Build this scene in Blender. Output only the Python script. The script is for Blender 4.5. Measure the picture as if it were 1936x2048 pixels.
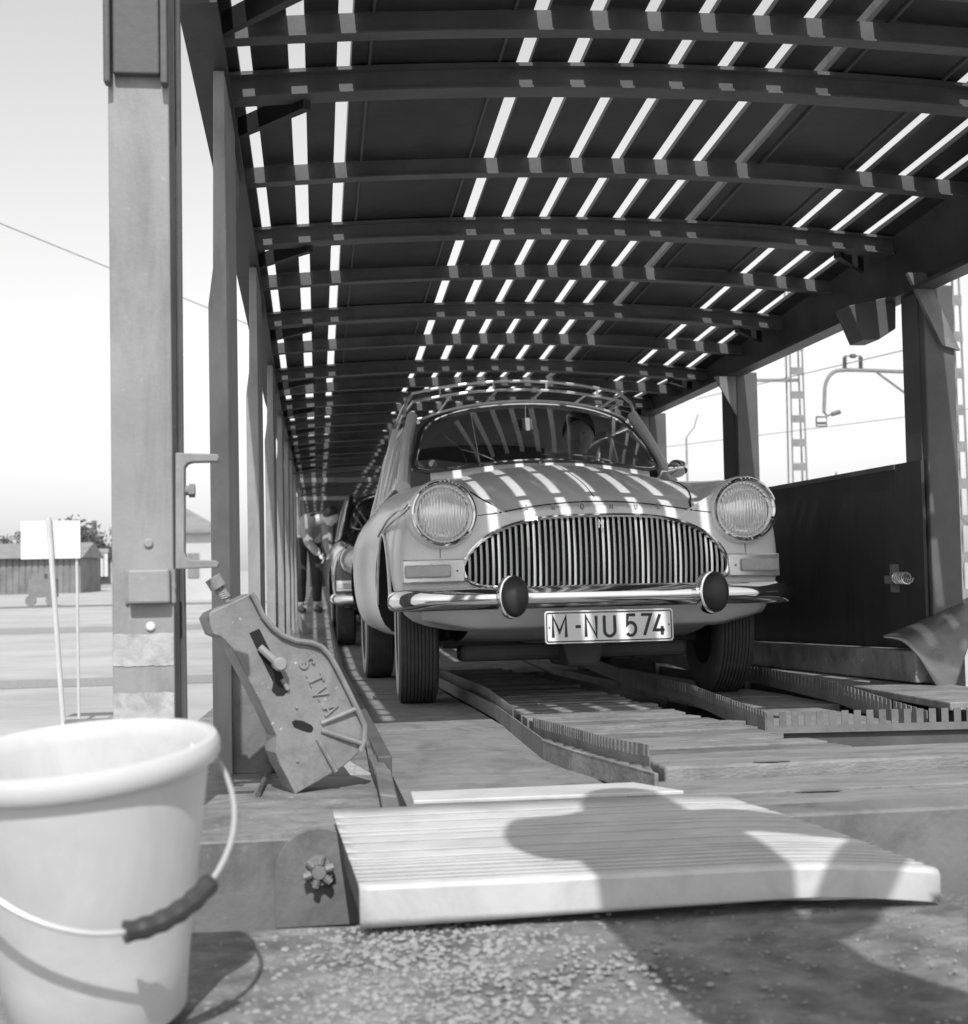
import bpy, bmesh, math, random
from mathutils import Vector, Matrix
from mathutils.bvhtree import BVHTree
random.seed(7)
for o in list(bpy.data.objects): bpy.data.objects.remove(o)
SC = bpy.context.scene
COL = SC.collection
R = math.radians
# ------------------------------------------------------------------ camera
FPX, CX, CY, EYE = 2600., 968., 1024., 1.3
yaw, pitch, roll = math.atan(335/FPX), math.atan(106/FPX), -.02
FW = Vector((math.sin(yaw)*math.cos(pitch), math.cos(yaw)*math.cos(pitch), math.sin(pitch)))
R0 = Vector((math.cos(yaw), -math.sin(yaw), 0)); U0 = R0.cross(FW)
RT = R0*math.cos(roll)+U0*math.sin(roll); UP = U0*math.cos(roll)-R0*math.sin(roll)
CAM = Vector((0, 0, EYE))
cd = bpy.data.cameras.new('camera'); co = bpy.data.objects.new('camera', cd); COL.objects.link(co)
M3 = Matrix((RT, UP, -FW)).transposed()
co.matrix_world = Matrix.Translation(CAM) @ M3.to_4x4()
cd.sensor_fit = 'HORIZONTAL'; cd.sensor_width = 36; cd.lens = 36*FPX/1936
cd.clip_start = .05; cd.clip_end = 3000
cd.dof.use_dof = True; cd.dof.focus_distance = 3.9; cd.dof.aperture_fstop = 6.8
SC.camera = co
SC.render.resolution_x, SC.render.resolution_y = 968, 1024
# ------------------------------------------------------------------ light
SUN_EL, SUN_AZ = R(48.5), R(5)           # sun behind the camera, a little to its left
w = bpy.data.worlds.new('World'); SC.world = w; w.use_nodes = True
nt = w.node_tree; nt.nodes.clear()
sky = nt.nodes.new('ShaderNodeTexSky'); sky.sky_type = 'NISHITA'; sky.sun_disc = False
sky.sun_elevation = SUN_EL; sky.sun_rotation = R(180)+SUN_AZ; sky.air_density = 3.4; sky.dust_density = 0.4; sky.ozone_density = 0.0
bw = nt.nodes.new('ShaderNodeRGBToBW'); bg = nt.nodes.new('ShaderNodeBackground'); out = nt.nodes.new('ShaderNodeOutputWorld')
bg.inputs['Strength'].default_value = .115
nt.links.new(sky.outputs[0], bw.inputs[0]); nt.links.new(bw.outputs[0], bg.inputs['Color']); nt.links.new(bg.outputs[0], out.inputs['Surface'])
sd = bpy.data.lights.new('sun', 'SUN'); sd.energy = 3.0; sd.angle = R(.53); sd.color = (1, 1, 1)
so = bpy.data.objects.new('sun', sd); COL.objects.link(so)
SUND = Vector((math.sin(SUN_AZ)*math.cos(SUN_EL), math.cos(SUN_AZ)*math.cos(SUN_EL), -math.sin(SUN_EL)))
so.rotation_euler = SUND.to_track_quat('-Z', 'Y').to_euler(); so.location = (0, -5, 12)
SC.view_settings.view_transform = 'Standard'; SC.view_settings.look = 'None'
SC.view_settings.exposure = 0.32; SC.view_settings.gamma = 1; SC.view_settings.use_curve_mapping = False
SC.cycles.max_bounces = 10; SC.cycles.transparent_max_bounces = 12

# ------------------------------------------------------------------ pixel -> direction helpers (photo pixels, 1936 x 2048)
def ray(x, y): return RT*((x-CX)/FPX)-UP*((y-CY)/FPX)+FW
def atY(x, y, Y): v = ray(x, y); return CAM+v*(Y/v.y)
def atX(x, y, X): v = ray(x, y); return CAM+v*(X/v.x)
def atZ(x, y, Z): v = ray(x, y); return CAM+v*((Z-EYE)/v.z)
K = 1.032
def deck_z(Y): return .71-.0388*(min(Y, 8.6)-5.8)+.045*max(0, min(Y, 17)-12.6)
def on_deck(x, y, dz=0):
    v = ray(x*K, y*K); t = (.71+.0388*5.8+dz-EYE)/(v.z+.0388*v.y); return CAM+v*t
XC = 1.02; YK = 7.57
def roof_z(Y, X=XC): return (2.632-.0573*(min(Y, YK)-4.84))-.038*(X-XC)**2

# ------------------------------------------------------------------ materials (all neutral grey: a black-and-white picture)
def mat(name, base, rough=.6, metal=0., var=.15, scale=6., bump=0., bscale=60., coat=0., stretch=(1, 1, 1), spec=.5, speck=0., stain=0., sscale=1.5, sstretch=(1, 1, 1)):
    m = bpy.data.materials.new(name); m.use_nodes = True; n = m.node_tree.nodes; l = m.node_tree.links
    b = n['Principled BSDF']; b.inputs['Roughness'].default_value = rough; b.inputs['Metallic'].default_value = metal
    b.inputs['Coat Weight'].default_value = coat; b.inputs['Coat Roughness'].default_value = .08; b.inputs['Specular IOR Level'].default_value = spec
    tc = n.new('ShaderNodeTexCoord'); mp = n.new('ShaderNodeMapping'); mp.inputs['Scale'].default_value = stretch
    l.new(tc.outputs['Object'], mp.inputs['Vector'])
    if var > 0:
        a = n.new('ShaderNodeTexNoise'); a.inputs['Scale'].default_value = scale; a.inputs['Detail'].default_value = 7; a.inputs['Roughness'].default_value = .62
        l.new(mp.outputs[0], a.inputs['Vector'])
        r = n.new('ShaderNodeMapRange'); r.inputs['From Min'].default_value = .3; r.inputs['From Max'].default_value = .7
        r.inputs['To Min'].default_value = base*(1-var); r.inputs['To Max'].default_value = min(base*(1+var), .95)
        l.new(a.outputs['Fac'], r.inputs['Value'])
        src = r.outputs[0]
        if speck > 0:   # sparse pale chips / scratches
            s = n.new('ShaderNodeTexNoise'); s.inputs['Scale'].default_value = scale*7; s.inputs['Detail'].default_value = 3
            l.new(mp.outputs[0], s.inputs['Vector'])
            q = n.new('ShaderNodeMapRange'); q.inputs['From Min'].default_value = .69; q.inputs['From Max'].default_value = .74
            q.inputs['To Max'].default_value = speck; l.new(s.outputs['Fac'], q.inputs['Value'])
            ad = n.new('ShaderNodeMath'); ad.operation = 'ADD'; l.new(src, ad.inputs[0]); l.new(q.outputs[0], ad.inputs[1]); src = ad.outputs[0]
        if stain > 0:   # broad irregular grime that belongs to the surface
            m2 = n.new('ShaderNodeMapping'); m2.inputs['Scale'].default_value = sstretch; m2.inputs['Location'].default_value = (3.1, 7.7, 1.3); l.new(tc.outputs['Object'], m2.inputs['Vector'])
            g_ = n.new('ShaderNodeTexNoise'); g_.inputs['Scale'].default_value = sscale; g_.inputs['Detail'].default_value = 9; g_.inputs['Roughness'].default_value = .7; g_.inputs['Distortion'].default_value = .6
            l.new(m2.outputs[0], g_.inputs['Vector'])
            k_ = n.new('ShaderNodeMapRange'); k_.inputs['From Min'].default_value = .46; k_.inputs['From Max'].default_value = .68; k_.inputs['To Min'].default_value = 1; k_.inputs['To Max'].default_value = 1-stain
            l.new(g_.outputs['Fac'], k_.inputs['Value'])
            mu = n.new('ShaderNodeMath'); mu.operation = 'MULTIPLY'; l.new(src, mu.inputs[0]); l.new(k_.outputs[0], mu.inputs[1]); src = mu.outputs[0]
        l.new(src, b.inputs['Base Color'])
        r2 = n.new('ShaderNodeMapRange'); r2.inputs['To Min'].default_value = max(rough-.12, 0); r2.inputs['To Max'].default_value = min(rough+.12, 1)
        l.new(a.outputs['Fac'], r2.inputs['Value']); l.new(r2.outputs[0], b.inputs['Roughness'])
    else:
        b.inputs['Base Color'].default_value = (base, base, base, 1)
    if bump > 0:
        c = n.new('ShaderNodeTexNoise'); c.inputs['Scale'].default_value = bscale; c.inputs['Detail'].default_value = 5
        l.new(mp.outputs[0], c.inputs['Vector'])
        u = n.new('ShaderNodeBump'); u.inputs['Strength'].default_value = bump; u.inputs['Distance'].default_value = .01
        l.new(c.outputs['Fac'], u.inputs['Height']); l.new(u.outputs[0], b.inputs['Normal'])
    return m
def glass_mat(name, refl=.1, tint=.9):
    m = bpy.data.materials.new(name); m.use_nodes = True; n = m.node_tree.nodes; l = m.node_tree.links; n.clear()
    o = n.new('ShaderNodeOutputMaterial'); t = n.new('ShaderNodeBsdfTransparent'); g = n.new('ShaderNodeBsdfGlossy'); x = n.new('ShaderNodeMixShader')
    t.inputs[0].default_value = (tint, tint, tint, 1); g.inputs['Roughness'].default_value = .01
    f = n.new('ShaderNodeFresnel'); f.inputs['IOR'].default_value = 1.5
    a = n.new('ShaderNodeMath'); a.operation = 'MULTIPLY_ADD'; a.inputs[1].default_value = 1.6; a.inputs[2].default_value = refl-.06
    l.new(f.outputs[0], a.inputs[0]); l.new(a.outputs[0], x.inputs[0]); l.new(t.outputs[0], x.inputs[1]); l.new(g.outputs[0], x.inputs[2]); l.new(x.outputs[0], o.inputs['Surface'])
    return m
def lens_mat(name):
    m = bpy.data.materials.new(name); m.use_nodes = True; n = m.node_tree.nodes; l = m.node_tree.links
    b = n['Principled BSDF']; b.inputs['Base Color'].default_value = (.85, .85, .85, 1); b.inputs['Roughness'].default_value = .16; b.inputs['Metallic'].default_value = .35
    tc = n.new('ShaderNodeTexCoord'); wv = n.new('ShaderNodeTexWave'); wv.inputs['Scale'].default_value = 26; wv.inputs['Distortion'].default_value = 1.5; wv.inputs['Detail'].default_value = 2
    nz = n.new('ShaderNodeTexNoise'); nz.inputs['Scale'].default_value = 18
    l.new(tc.outputs['Object'], wv.inputs['Vector']); l.new(tc.outputs['Object'], nz.inputs['Vector'])
    mx = n.new('ShaderNodeMath'); mx.operation = 'ADD'; l.new(wv.outputs['Fac'], mx.inputs[0]); l.new(nz.outputs['Fac'], mx.inputs[1])
    u = n.new('ShaderNodeBump'); u.inputs['Strength'].default_value = .5; u.inputs['Distance'].default_value = .004
    l.new(mx.outputs[0], u.inputs['Height']); l.new(u.outputs[0], b.inputs['Normal'])
    return m
M = dict(
 steel=mat('painted_steel', .20, .55, var=.18, scale=5, bump=.12, bscale=90, speck=.06, stain=.45, sscale=5),
 steel_light=mat('weathered_post_paint', .30, .6, var=.12, scale=6, bump=.07, bscale=120, speck=.05, stain=.30, sscale=4, sstretch=(2.2, 2.2, .6)),
 steel_dark=mat('dark_painted_steel', .10, .6, var=.25, scale=5, bump=.1),
 steel_roof=mat('shaded_roof_underside', .048, .5, var=.35, scale=4, bump=.08, bscale=40, stain=.4, sscale=3),  # beam steel darkened: shade under the roof is put into the colour
 band=mat('worn_white_band', .50, .7, var=.15, scale=14, bump=.2, stain=.4, sscale=25),
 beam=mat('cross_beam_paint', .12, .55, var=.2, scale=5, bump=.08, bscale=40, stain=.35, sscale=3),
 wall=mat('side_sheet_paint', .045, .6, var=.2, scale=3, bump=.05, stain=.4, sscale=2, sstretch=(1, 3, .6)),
 cast=mat('cast_iron_paint', .25, .5, var=.12, scale=9, bump=.12, bscale=160, speck=.35, stain=.35, sscale=11),
 wood=mat('worn_deck_wood', .25, .8, var=.16, scale=6, bump=.35, bscale=40, stretch=(1.5, 6, 4), stain=.38, sscale=4, sstretch=(2, 1, 1)),
 wood_x=mat('worn_cross_planks', .25, .8, var=.16, scale=6, bump=.35, bscale=40, stretch=(1.5, 6, 4), stain=.40, sscale=5, sstretch=(1, 2.5, 1)),
 deckplate=mat('worn_floor_plate', .25, .7, var=.3, scale=8, bump=.3, bscale=70, speck=.35, stain=.5, sscale=6),
 galv=mat('galvanised_sheet', .2, .35, .7, var=.3, scale=7, bump=.05, bscale=20),
 alu=mat('ribbed_aluminium', .60, .5, .0, var=.08, scale=9, bump=.06, bscale=80, stain=.22, sscale=7, sstretch=(1, 2.5, 1)),
 concrete=mat('pale_yard_ground', .46, .9, var=.12, scale=.5, bump=.4, bscale=6, stain=.25, sscale=.25, sstretch=(1, 2.5, 1)),
 asphalt=mat('rough_asphalt', .22, .95, var=.4, scale=14, bump=1., bscale=45, speck=.2, stain=.6, sscale=5),
 stone=mat('pale_gravel', .30, .9, var=.3, scale=30, bump=.4, bscale=90),
 bucket=mat('pale_plastic', .62, .38, var=.05, scale=4, stain=.16, sscale=6),
 grip=mat('dark_plastic_grip', .045, .45, var=.2, scale=20),
 wire=mat('bright_wire', .5, .4, .2, var=.05),
 paint=mat('grey_car_paint', .80, .32, var=.04, scale=3, coat=.35),
 paint_shaded=mat('grey_car_paint_shaded', .66, .3, var=.04, scale=3, coat=.4),  # body paint darkened, shade on roof and pillars put into the colour
 paint_dark=mat('black_car_paint', .03, .25, var=.1, scale=3, coat=.9),
 chrome=mat('chrome', .82, .07, 1., var=.03, scale=8),
 alum_trim=mat('bright_trim', .78, .25, .6, var=.05),
 bar=mat('bright_grille_bar', .80, .3, .25, var=.05),
 interior=mat('cabin_lining', .20, .8, var=.1),
 wood_b=mat('worn_cross_planks_dark', .19, .8, var=.35, scale=5, bump=.4, bscale=30, stretch=(1.2, 9, 4), stain=.5, sscale=4),
 black=mat('dark_cavity', .012, .8, var=0),
 rubber=mat('tyre_rubber', .075, .75, var=.3, scale=14, bump=.15, bscale=60),
 rubber_black=mat('black_rubber', .03, .45, var=.15, scale=14),
 whitewall=mat('pale_sidewall', .5, .7, var=.1),
 glass=glass_mat('window_glass', .07, .92), lens=lens_mat('headlamp_lens'),
 indicator=mat('frosted_indicator', .5, .25, var=.06, scale=20, bump=.3, bscale=160),
 plate=mat('plate_white', .78, .35, var=.03), ink=mat('plate_black', .02, .4, var=0),
 seat=mat('seat_cloth', .12, .9, var=.2), skin=mat('skin', .6, .55, var=.08), hair=mat('hair', .02, .6, var=.3, scale=60),
 jacket=mat('pale_jacket', .30, .9, var=.1, bump=.4, bscale=25), trousers=mat('dark_trousers', .03, .9, var=.2, bump=.3, bscale=25),
 white=mat('white_board', .7, .6, var=.03), pale=mat('pale_paint', .6, .6, var=.1), house=mat('house_wall', .5, .9, var=.1, scale=.6),
 roof=mat('house_roof', .25, .9, var=.2, scale=1.), shed=mat('shed_boards', .2, .9, var=.3, scale=1.), foliage=mat('foliage', .11, .8, var=.5, scale=2.),  # shed boards lightened slightly, distance haze put into the colour
 bark=mat('bark', .08, .9, var=.3), mast=mat('mast_steel', .22, .7, var=.2), porcelain=mat('brown_insulator', .10, .3, var=.1))

# ------------------------------------------------------------------ mesh builder
class MB:
    def __init__(s): s.v = []; s.f = []
    def add(s, vs, fs):
        o = len(s.v); s.v += [tuple(p) for p in vs]; s.f += [tuple(i+o for i in f) for f in fs]; return s
    def box(s, a, b):
        x0, y0, z0 = a; x1, y1, z1 = b
        return s.add([(x0,y0,z0),(x1,y0,z0),(x1,y1,z0),(x0,y1,z0),(x0,y0,z1),(x1,y0,z1),(x1,y1,z1),(x0,y1,z1)],
                     [(0,3,2,1),(4,5,6,7),(0,1,5,4),(1,2,6,5),(2,3,7,6),(3,0,4,7)])
    def hexa(s, p): # 8 points: 4 bottom, 4 top
        return s.add(p, [(0,3,2,1),(4,5,6,7),(0,1,5,4),(1,2,6,5),(2,3,7,6),(3,0,4,7)])
    def prism(s, poly, d): # polygon of 3D points extruded by vector d
        n = len(poly); d = Vector(d)
        vs = [Vector(p) for p in poly]+[Vector(p)+d for p in poly]
        return s.add(vs, [tuple(range(n))[::-1], tuple(range(n, 2*n))]+[(i, (i+1) % n, n+(i+1) % n, n+i) for i in range(n)])
    def tube(s, path, r, n=8, cap=True, rs=None, flat=1., up=None):
        P = [Vector(p) for p in path]; rings = []; prev = None
        for i, p in enumerate(P):
            t = (P[min(i+1, len(P)-1)]-P[max(i-1, 0)]).normalized()
            if prev is None:
                a = Vector(up) if up else (Vector((0, 0, 1)) if abs(t.z) < .9 else Vector((1, 0, 0)))
            else: a = prev
            a = (a-t*a.dot(t)).normalized(); b = t.cross(a); prev = a
            rr = rs[i] if rs else r
            rings.append([p+a*math.cos(k*2*math.pi/n)*rr*flat+b*math.sin(k*2*math.pi/n)*rr for k in range(n)])
        vs = [q for g in rings for q in g]; fs = []
        for i in range(len(P)-1):
            for k in range(n): fs.append((i*n+k, i*n+(k+1) % n, (i+1)*n+(k+1) % n, (i+1)*n+k))
        if cap: fs += [tuple(range(n))[::-1], tuple(range((len(P)-1)*n, len(P)*n))]
        return s.add(vs, fs)
    def lathe(s, prof, mtx=None, n=32, close=False):
        vs = []; m = mtx or Matrix()
        for r, z in prof:
            for k in range(n):
                a = 2*math.pi*k/n; vs.append(m @ Vector((r*math.cos(a), r*math.sin(a), z)))
        fs = [(i*n+k, i*n+(k+1) % n, (i+1)*n+(k+1) % n, (i+1)*n+k) for i in range(len(prof)-1) for k in range(n)]
        if not close: fs += [tuple(range(n))[::-1], tuple(range((len(prof)-1)*n, len(prof)*n))]
        else: fs += [((len(prof)-1)*n+k, (len(prof)-1)*n+(k+1) % n, (k+1) % n, k) for k in range(n)]
        return s.add(vs, fs)
    def grid(s, fn, nu, nv, wrap=False):
        vs = [fn(i/(nu-1) if not wrap else i/nu, j/(nv-1)) for j in range(nv) for i in range(nu)]
        fs = [(j*nu+i, j*nu+(i+1) % nu, (j+1)*nu+(i+1) % nu, (j+1)*nu+i) for j in range(nv-1) for i in range(nu if wrap else nu-1)]
        return s.add(vs, fs)
    def mesh(s, name, fix=True):
        me = bpy.data.meshes.new(name); me.from_pydata(s.v, [], s.f)
        if fix:
            b = bmesh.new(); b.from_mesh(me); bmesh.ops.recalc_face_normals(b, faces=b.faces); b.to_mesh(me); b.free()
        return me
    def build(s, name, m, parent=None, smooth=False, bevel=0, solid=0, sub=0, angle=35):
        return put(name, s.mesh(name), m, parent, smooth, bevel, solid, sub, angle)
def put(name, me, m, parent=None, smooth=False, bevel=0, solid=0, sub=0, angle=35):
    if m is not None and not me.materials: me.materials.append(M[m] if isinstance(m, str) else m)
    if smooth:
        me.polygons.foreach_set('use_smooth', [True]*len(me.polygons)); me.set_sharp_from_angle(angle=R(angle))
    o = bpy.data.objects.new(name, me); COL.objects.link(o)
    if parent is not None: attach(o, parent)
    if solid:
        d = o.modifiers.new('solid', 'SOLIDIFY'); d.thickness = solid; d.offset = 0
    if sub:
        d = o.modifiers.new('sub', 'SUBSURF'); d.levels = sub; d.render_levels = sub
    if bevel:
        d = o.modifiers.new('bevel', 'BEVEL'); d.width = bevel; d.segments = 2; d.limit_method = 'ANGLE'; d.angle_limit = R(40)
    return o
def attach(o, p):
    o.parent = p
    if p.get('_w'): o.matrix_parent_inverse = Matrix.Translation(-Vector(p.location))
def thing(name, label, cat, loc=(0, 0, 0), group=None, world=True):
    o = bpy.data.objects.new(name, None); COL.objects.link(o); o.location = loc; o.empty_display_size = .2
    o['label'] = label; o['category'] = cat
    if group: o['group'] = group
    if world: o['_w'] = 1
    return o
def tag(o, label, cat, group=None):
    o['label'] = label; o['category'] = cat
    if group: o['group'] = group
    return o
def struct(o): o['kind'] = 'structure'; return o
def copy_tree(o, parent=None):
    c = o.copy(); COL.objects.link(c)
    if parent is not None: c.parent = parent
    for ch in list(o.children): copy_tree(ch, c)
    return c
def baked(o, angle=35):      # apply modifiers, keep the object
    dg = bpy.context.evaluated_depsgraph_get(); dg.update()
    me = bpy.data.meshes.new_from_object(o.evaluated_get(dg)); o.modifiers.clear(); o.data = me
    me.polygons.foreach_set('use_smooth', [True]*len(me.polygons)); me.set_sharp_from_angle(angle=R(angle)); return o
def fill(pts3, steps=6):
    """Catmull-Rom through points"""
    P = [Vector(p) for p in pts3]; out = []
    for i in range(len(P)-1):
        a, b, c, d = P[max(i-1, 0)], P[i], P[i+1], P[min(i+2, len(P)-1)]
        for k in range(steps):
            t = k/steps; out.append(.5*((2*b)+(c-a)*t+(2*a-5*b+4*c-d)*t*t+(3*b-a-3*c+d)*t**3))
    return out+[P[-1]]
# stroke lettering -----------------------------------------------------------------
def arc(cx, cy, rx, ry, a0, a1, n=10): return [(cx+rx*math.cos(R(a0+(a1-a0)*i/n)), cy+ry*math.sin(R(a0+(a1-a0)*i/n))) for i in range(n+1)]
GL = {'M': [[(0,0),(0,1),(.32,.25),(.64,1),(.64,0)]], 'N': [[(0,0),(0,1),(.52,0),(.52,1)]], 'U': [[(0,1)]+arc(.26,.27,.26,.27,180,360)+[(.52,1)]],
 '-': [[(0,.5),(.26,.5)]], '5': [[(.46,1),(.07,1),(.03,.52)]+arc(.22,.32,.25,.32,118,-140,14)], '7': [[(0,1),(.48,1),(.14,0)]],
 '4': [[(.40,0),(.40,.42)],[(.30,1),(.0,.24),(.52,.24)]], 'S': [arc(.24,.75,.23,.25,20,270,12)+arc(.24,.25,.24,.25,90,-160,12)],
 'T': [[(-.06,1),(.56,1)],[(.25,1),(.25,0)]], 'V': [[(0,1),(.27,0),(.54,1)]], 'A': [[(0,0),(.28,1),(.56,0)],[(.1,.33),(.46,.33)]],
 'R': [[(0,0),(0,1),(.28,1)]+arc(.28,.75,.2,.25,90,-90,8)+[(0,.5)],[(.26,.5),(.48,0)]], 'O': [arc(.27,.5,.27,.5,90,450,20)],
 'D': [[(0,0),(0,1),(.2,1)]+arc(.2,.5,.3,.5,90,-90,12)+[(0,0)]], 'E': [[(.46,1),(0,1),(0,0),(.46,0)],[(0,.52),(.4,.52)]], '.': [[(.0,.0),(.0,.12)]]}
GWID = {'M':.64,'N':.52,'U':.52,'-':.26,'5':.48,'7':.48,'4':.52,'S':.48,'T':.5,'V':.54,'A':.56,'R':.48,'O':.54,'D':.5,'E':.46,'.':.06,' ':.22}
def stroke_mesh(mb, glyph, org, ex, ey, h, wd, depth):
    """one character as raised ribbons; ex, ey in-plane unit vectors, depth vector"""
    ex, ey, depth = Vector(ex), Vector(ey), Vector(depth)
    for st in GL[glyph]:
        p = [Vector((a*h, b*h)) for a, b in st]; L = []; Rr = []
        for i in range(len(p)):
            d0 = (p[i]-p[i-1]).normalized() if i > 0 else None; d1 = (p[i+1]-p[i]).normalized() if i < len(p)-1 else None
            if d0 is None: d0 = d1
            if d1 is None: d1 = d0
            t = (d0+d1)
            t = t.normalized() if t.length > 1e-4 else d0
            nrm = Vector((-t.y, t.x)); k = min(1/max(abs(nrm.dot(Vector((-d0.y, d0.x)))), .3), 1.9)
            L.append(p[i]+nrm*wd/2*k); Rr.append(p[i]-nrm*wd/2*k)
        W = lambda q: Vector(org)+ex*q.x+ey*q.y
        for i in range(len(p)-1):
            q = [W(L[i]), W(Rr[i]), W(Rr[i+1]), W(L[i+1])]
            mb.prism(q, depth)
def write(text, parent, name, m, org, ex, ey, h, wd, depth, gap=.14):
    x = 0
    for ch in text:
        if ch != ' ':
            mb = MB(); stroke_mesh(mb, ch, Vector(org)+Vector(ex)*x, ex, ey, h, wd, depth); mb.build(name, m, parent)
        x += (GWID[ch]+gap)*h
    return x
# ================================================================== SETTING
def noisy_sheet(name, x0, x1, y0, y1, z, nx, ny, amp, m, seed=1):
    from mathutils import noise
    mb = MB()
    def fn(u, v):
        X = x0+(x1-x0)*u; Y = y0+(y1-y0)*v
        return (X, Y, z+amp*noise.fractal(Vector((X*3+seed, Y*3, 0)), 1., 2., 5))
    mb.grid(fn, nx, ny); return struct(mb.build(name, m, None, True))
g = MB(); g.add([(-1500,-1500,0),(1500,-1500,0),(1500,1500,0),(-1500,1500,0)], [(0,1,2,3)])
struct(g.build('ground', 'concrete'))
# end-loading platform the camera stands on: rough asphalt with a vertical front
noisy_sheet('platform', -2.5, 4.5, -4., 1.84, .802, 150, 130, .006, 'asphalt')
pf = MB(); pf.box((-2.5, -4., .0), (4.5, 1.825, .785)); struct(pf.build('platform_face', 'asphalt'))
# pale strip and shallow track bed lines across the yard
for i, (y0, y1, mm) in enumerate([(16., 17.2, 'stone'), (30., 33., 'stone'), (52., 55., 'asphalt')]):
    s = MB(); s.add([(-60, y0, .004), (-1.2, y0-.6, .004), (-1.2, y1-.6, .004), (-60, y1, .004)], [(0,1,2,3)]); struct(s.build('path', mm))

# gravel spilled in front of the plate
def stones(name, pts, m):
    mb = MB()
    for (x, y, z, r) in pts:
        n = 6; ph = random.random()*6; vs = []
        for lv, rr in ((-.4, .8), (.1, 1.), (.55, .55)):
            for k in range(n):
                a = ph+k*2*math.pi/n; q = r*rr*random.uniform(.75, 1.2); vs.append((x+q*math.cos(a), y+q*math.sin(a), z+lv*r*.9))
        fs = [(i*n+k, i*n+(k+1) % n, (i+1)*n+(k+1) % n, (i+1)*n+k) for i in range(2) for k in range(n)]+[tuple(range(2*n, 3*n))]
        mb.add(vs, fs)
    o = mb.build(name, m, None, True, angle=50); o['kind'] = 'stuff'; return o
pts = []
for i in range(3000):
    y = random.uniform(1.05, 1.83); x = random.gauss(.14, .10+.12*(1.83-y))
    pts.append((x, y, .803, random.uniform(.002, .006)))
for i in range(900):
    pts.append((random.uniform(-.4, 1.3), random.uniform(1.0, 1.82), .803, random.uniform(.001, .0035)))
gr = stones('gravel', pts, 'stone'); gr['label'] = 'pale loose gravel scattered on the rough platform in front of the ribbed plate'; gr['category'] = 'gravel'

# ================================================================== THE WAGON
W = thing('car_transporter_wagon', 'steel double-deck car transporter wagon with slatted roof, open toward the loading platform', 'railway wagon', (XC, 2.3, 0), group='railway wagons of the car train')
def sloped_box(mb, x0, x1, y0, y1, dz0, dz1, zf=deck_z):
    ys = [y0]+[k for k in (8.6, 12.6) if y0 < k-.01 and y1 > k+.01]+[y1]
    for a, b in zip(ys[:-1], ys[1:]):
        mb.hexa([(x0,a,zf(a)+dz0),(x1,a,zf(a)+dz0),(x1,b,zf(b)+dz0),(x0,b,zf(b)+dz0),(x0,a,zf(a)+dz1),(x1,a,zf(a)+dz1),(x1,b,zf(b)+dz1),(x0,b,zf(b)+dz1)])
    return mb
YE = 16.6; YR = 14.95; YF = 2.84
# --- frame and floor
hb = MB(); hb.box((-.46, 2.27, .675), (2.45, 2.37, deck_z(2.3)-.004)); hb.build('end_beam', 'steel', W, bevel=.006)
sb = MB()
for X in (-.40, 2.36): sloped_box(sb, X-.05, X+.05, 2.375, YE, -.25, -.012)
sb.build('side_sill', 'steel_dark', W)
fp = MB(); sloped_box(fp, -.45, .125, 2.272, YE, -.02, 0); fp.build('floor_plate', 'deckplate', W)
fp = MB(); sloped_box(fp, .62, 2.40, 3.0, YE, -.20, -.16); fp.build('floor_plate', 'steel_dark', W)
# --- left wheel track: short boards laid across
y = 2.385; k = 0
while y < YE-.5:
    L = .62 if y < 4 else .5
    b = MB(); dz = random.uniform(-.003, .003)
    sloped_box(b, .165, .60, y, y+L-.010, -.06, dz); b.build('deck_board', 'wood', W, bevel=.0012); y += L; k += 1
lk = MB(); sloped_box(lk, .128, .160, 2.95, YE, -.03, .055); lk.build('kerb_rail', 'steel_dark', W, bevel=.004)
ke = MB()   # burred, bent near end of the kerb beside the casting
e = [on_deck(712, 1425), on_deck(738, 1452), on_deck(752, 1500), on_deck(768, 1530), on_deck(782, 1572)]
for a, b_ in zip(e[:-1], e[1:]):
    ke.hexa([(a.x-.035,a.y,a.z-.02),(a.x,a.y,a.z-.02),(b_.x,b_.y,b_.z-.02),(b_.x-.035,b_.y,b_.z-.02),
             (a.x-.045,a.y,a.z+.05),(a.x-.012,a.y,a.z+.045),(b_.x-.012,b_.y,b_.z+.03),(b_.x-.045,b_.y,b_.z+.035)])
ke.build('kerb_end', 'steel', W, bevel=.004)
# --- front boards, right of the left track
fb = MB(); sloped_box(fb, .655, 2.42, 2.372, 2.525, -.05, -.004); fb.build('deck_board', 'wood_x', W, bevel=.003)
fb = MB(); sloped_box(fb, .655, 2.42, 2.531, 2.74, -.05, .0); fb.build('deck_board', 'wood_x', W, bevel=.003)
fb = MB(); sloped_box(fb, .735, 2.40, 2.745, 2.99, -.03, .03); fb.build('deck_board', 'wood_x', W, bevel=.006)
# dark worn knot patches of the boards (flat stains)
for (px, py, rx, ry, dz) in [(1495, 1475, .045, .016, .0315), (1590, 1530, .05, .014, .0015)]:
    c = on_deck(px, py, dz); kn = MB()
    rk_ = [random.uniform(.75, 1.2) for _ in range(18)]
    kn.add([(c.x+rk_[a]*rx*math.cos(a*.35), c.y+ry*rk_[a]*math.sin(a*.35), deck_z(c.y+ry*rk_[a]*math.sin(a*.35))+dz) for a in range(18)], [tuple(range(18))]); kn.build('knot', 'steel', W)
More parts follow.
